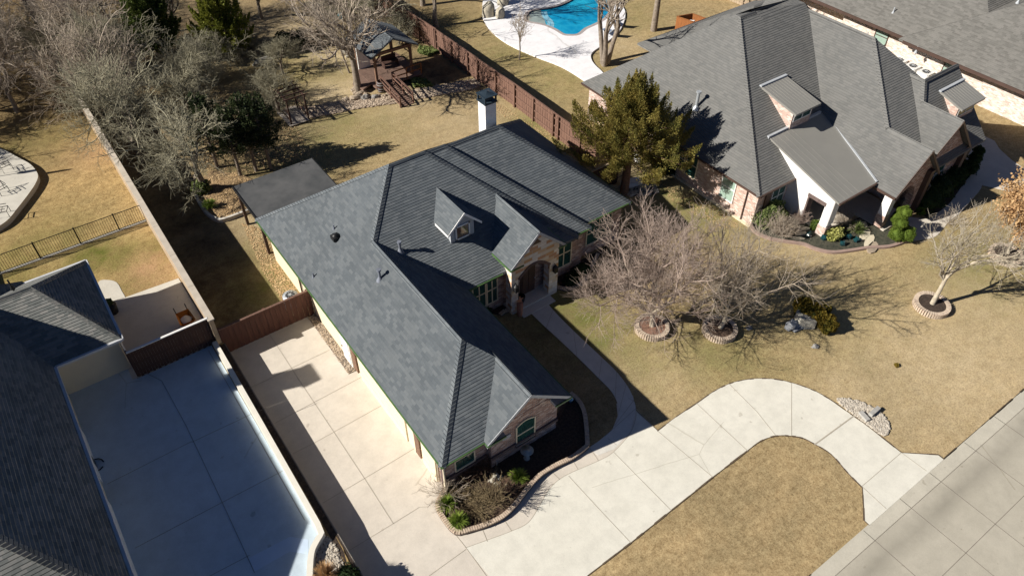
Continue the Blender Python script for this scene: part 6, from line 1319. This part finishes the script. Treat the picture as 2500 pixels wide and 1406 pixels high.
# ---- neighbour's bed
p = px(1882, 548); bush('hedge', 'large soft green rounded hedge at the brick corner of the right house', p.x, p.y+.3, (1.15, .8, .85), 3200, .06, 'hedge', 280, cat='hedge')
for i, (a, c, z, balls, lb) in enumerate(((2180, 580, 0, [(0, 0, 1.95, (.42, .42, .36)), (-.05, -.05, 1.2, (.46, .46, .32)), (-.1, -.2, .45, (.5, .5, .44))], 'tall clipped bush of stacked green balls by the porch pier'), (2208, 588, 0, [(0, .1, .5, (.55, .55, .5))], 'round clipped green ball right of the stacked ball bush'), (2183, 562, 0, [(.2, .1, .8, (.5, .45, .45))], 'clipped green mound tucked behind the stacked ball bush'))):
    p = px(a, c); bush('topiary', lb, p.x, p.y, (.5, .5, .5), 3600, .028, 'topiary', 290+i, balls=balls, cat='topiary')
p = px(2044, 582, .1); bush('shrub', 'pale yellow leafy shrub in the middle of the neighbour bed', p.x, p.y+.2, (.6, .42, .38), 700, .09, 'yellow_leaf', 300, core=False)
p = px(1996, 562, .1); bush('shrub', 'small yellow green shrub at the foot of the white porch pier', p.x, p.y+.2, (.32, .32, .42), 600, .05, 'topiary', 301)
p = px(2088, 565, .1); tuft('grass_clump', 'green drooping grass clump right of the yellow shrub', p.x, p.y, .55, .7, 260, 'hedge', 302, .05)
for i, (a, c, h, r, n, lb) in enumerate(((2062, 545, .6, .9, 130, 'tangled brown stems on the bed below the porch'), (1900, 572, 1.5, .9, 140, 'grey bare shrub below the large soft green hedge'), (1950, 545, 1.1, .6, 90, 'pinkish bare shrub beside the white porch wall'), (1925, 575, 1.2, .7, 90, 'small grey bare shrub left of the stepping stones'), (2318, 545, .8, .8, 30, 'few thin dry stems along the walk edge'))):
    p = px(a, c, .1); stem_bush('shrub', lb, p.x, p.y, h, r, n, 'twig' if i != 2 else 'twig_pink', 310+i, .05, r0=.007)
for i, (a, c, r, lb) in enumerate(((2258, 505, (.95, .9, .9), 'dark rounded hedge nearest the arch in the shaded side bed'), (2285, 478, (.9, .9, .9), 'second dark rounded hedge in the shaded side bed'), (2315, 452, (.85, .85, .8), 'third dark rounded hedge in the shaded side bed'), (2340, 428, (.7, .7, .65), 'fourth dark hedge, next to the cone-shaped bush'))):
    p = px(a, c); bush('hedge', lb, p.x, p.y, r, 1300, .07, 'dark_leaf', 320+i, cat='hedge', group='dark hedges in the shaded side bed')
p = px(2362, 425); bush('topiary', 'dark upright topiary of stacked balls at the far end of the shaded walk', p.x, p.y, (.5, .5, .5), 900, .06, 'dark_leaf', 330, balls=[(0, 0, .5, (.5, .5, .5)), (0, 0, 1.2, (.42, .42, .4)), (0, 0, 1.8, (.35, .35, .35))], cat='topiary')
p = px(2262, 512, .2); bush('shrub', 'small bright green sprig catching sun by the walk', p.x-.5, p.y+.1, (.25, .25, .3), 260, .06, 'topiary', 331, core=False)
p = px(2230, 205, 0); bush('shrub', 'brown dry grass beside the air conditioners', 57.6, 23.9, (.4, .7, .3), 500, .07, 'litter', 332, core=False)
p = px(2495, 290); bush('hedge', 'bright green shrub cut by the right edge beside the pale brick wall', p.x+.9, p.y-.3, (.8, .9, .7), 1200, .07, 'topiary', 333, cat='hedge')
# scattered twigs/hanging bucket in the pavilion tree
b = MB(); b.cyl(21.3, 51.6, 5.2, 5.55, .14, .17, 12); b.tube([(21.16, 51.6, 5.55), (21.3, 51.6, 5.8), (21.44, 51.6, 5.55)], .012, 4); solo('hanging_bucket', b, simple('turquoise_plastic', (.02, .35, .42), (.02, .3, .38), 2, .4), 'turquoise bucket hanging in the tall tree beside the pavilion', 'bucket', origin=(21.3, 51.6, 5.2))
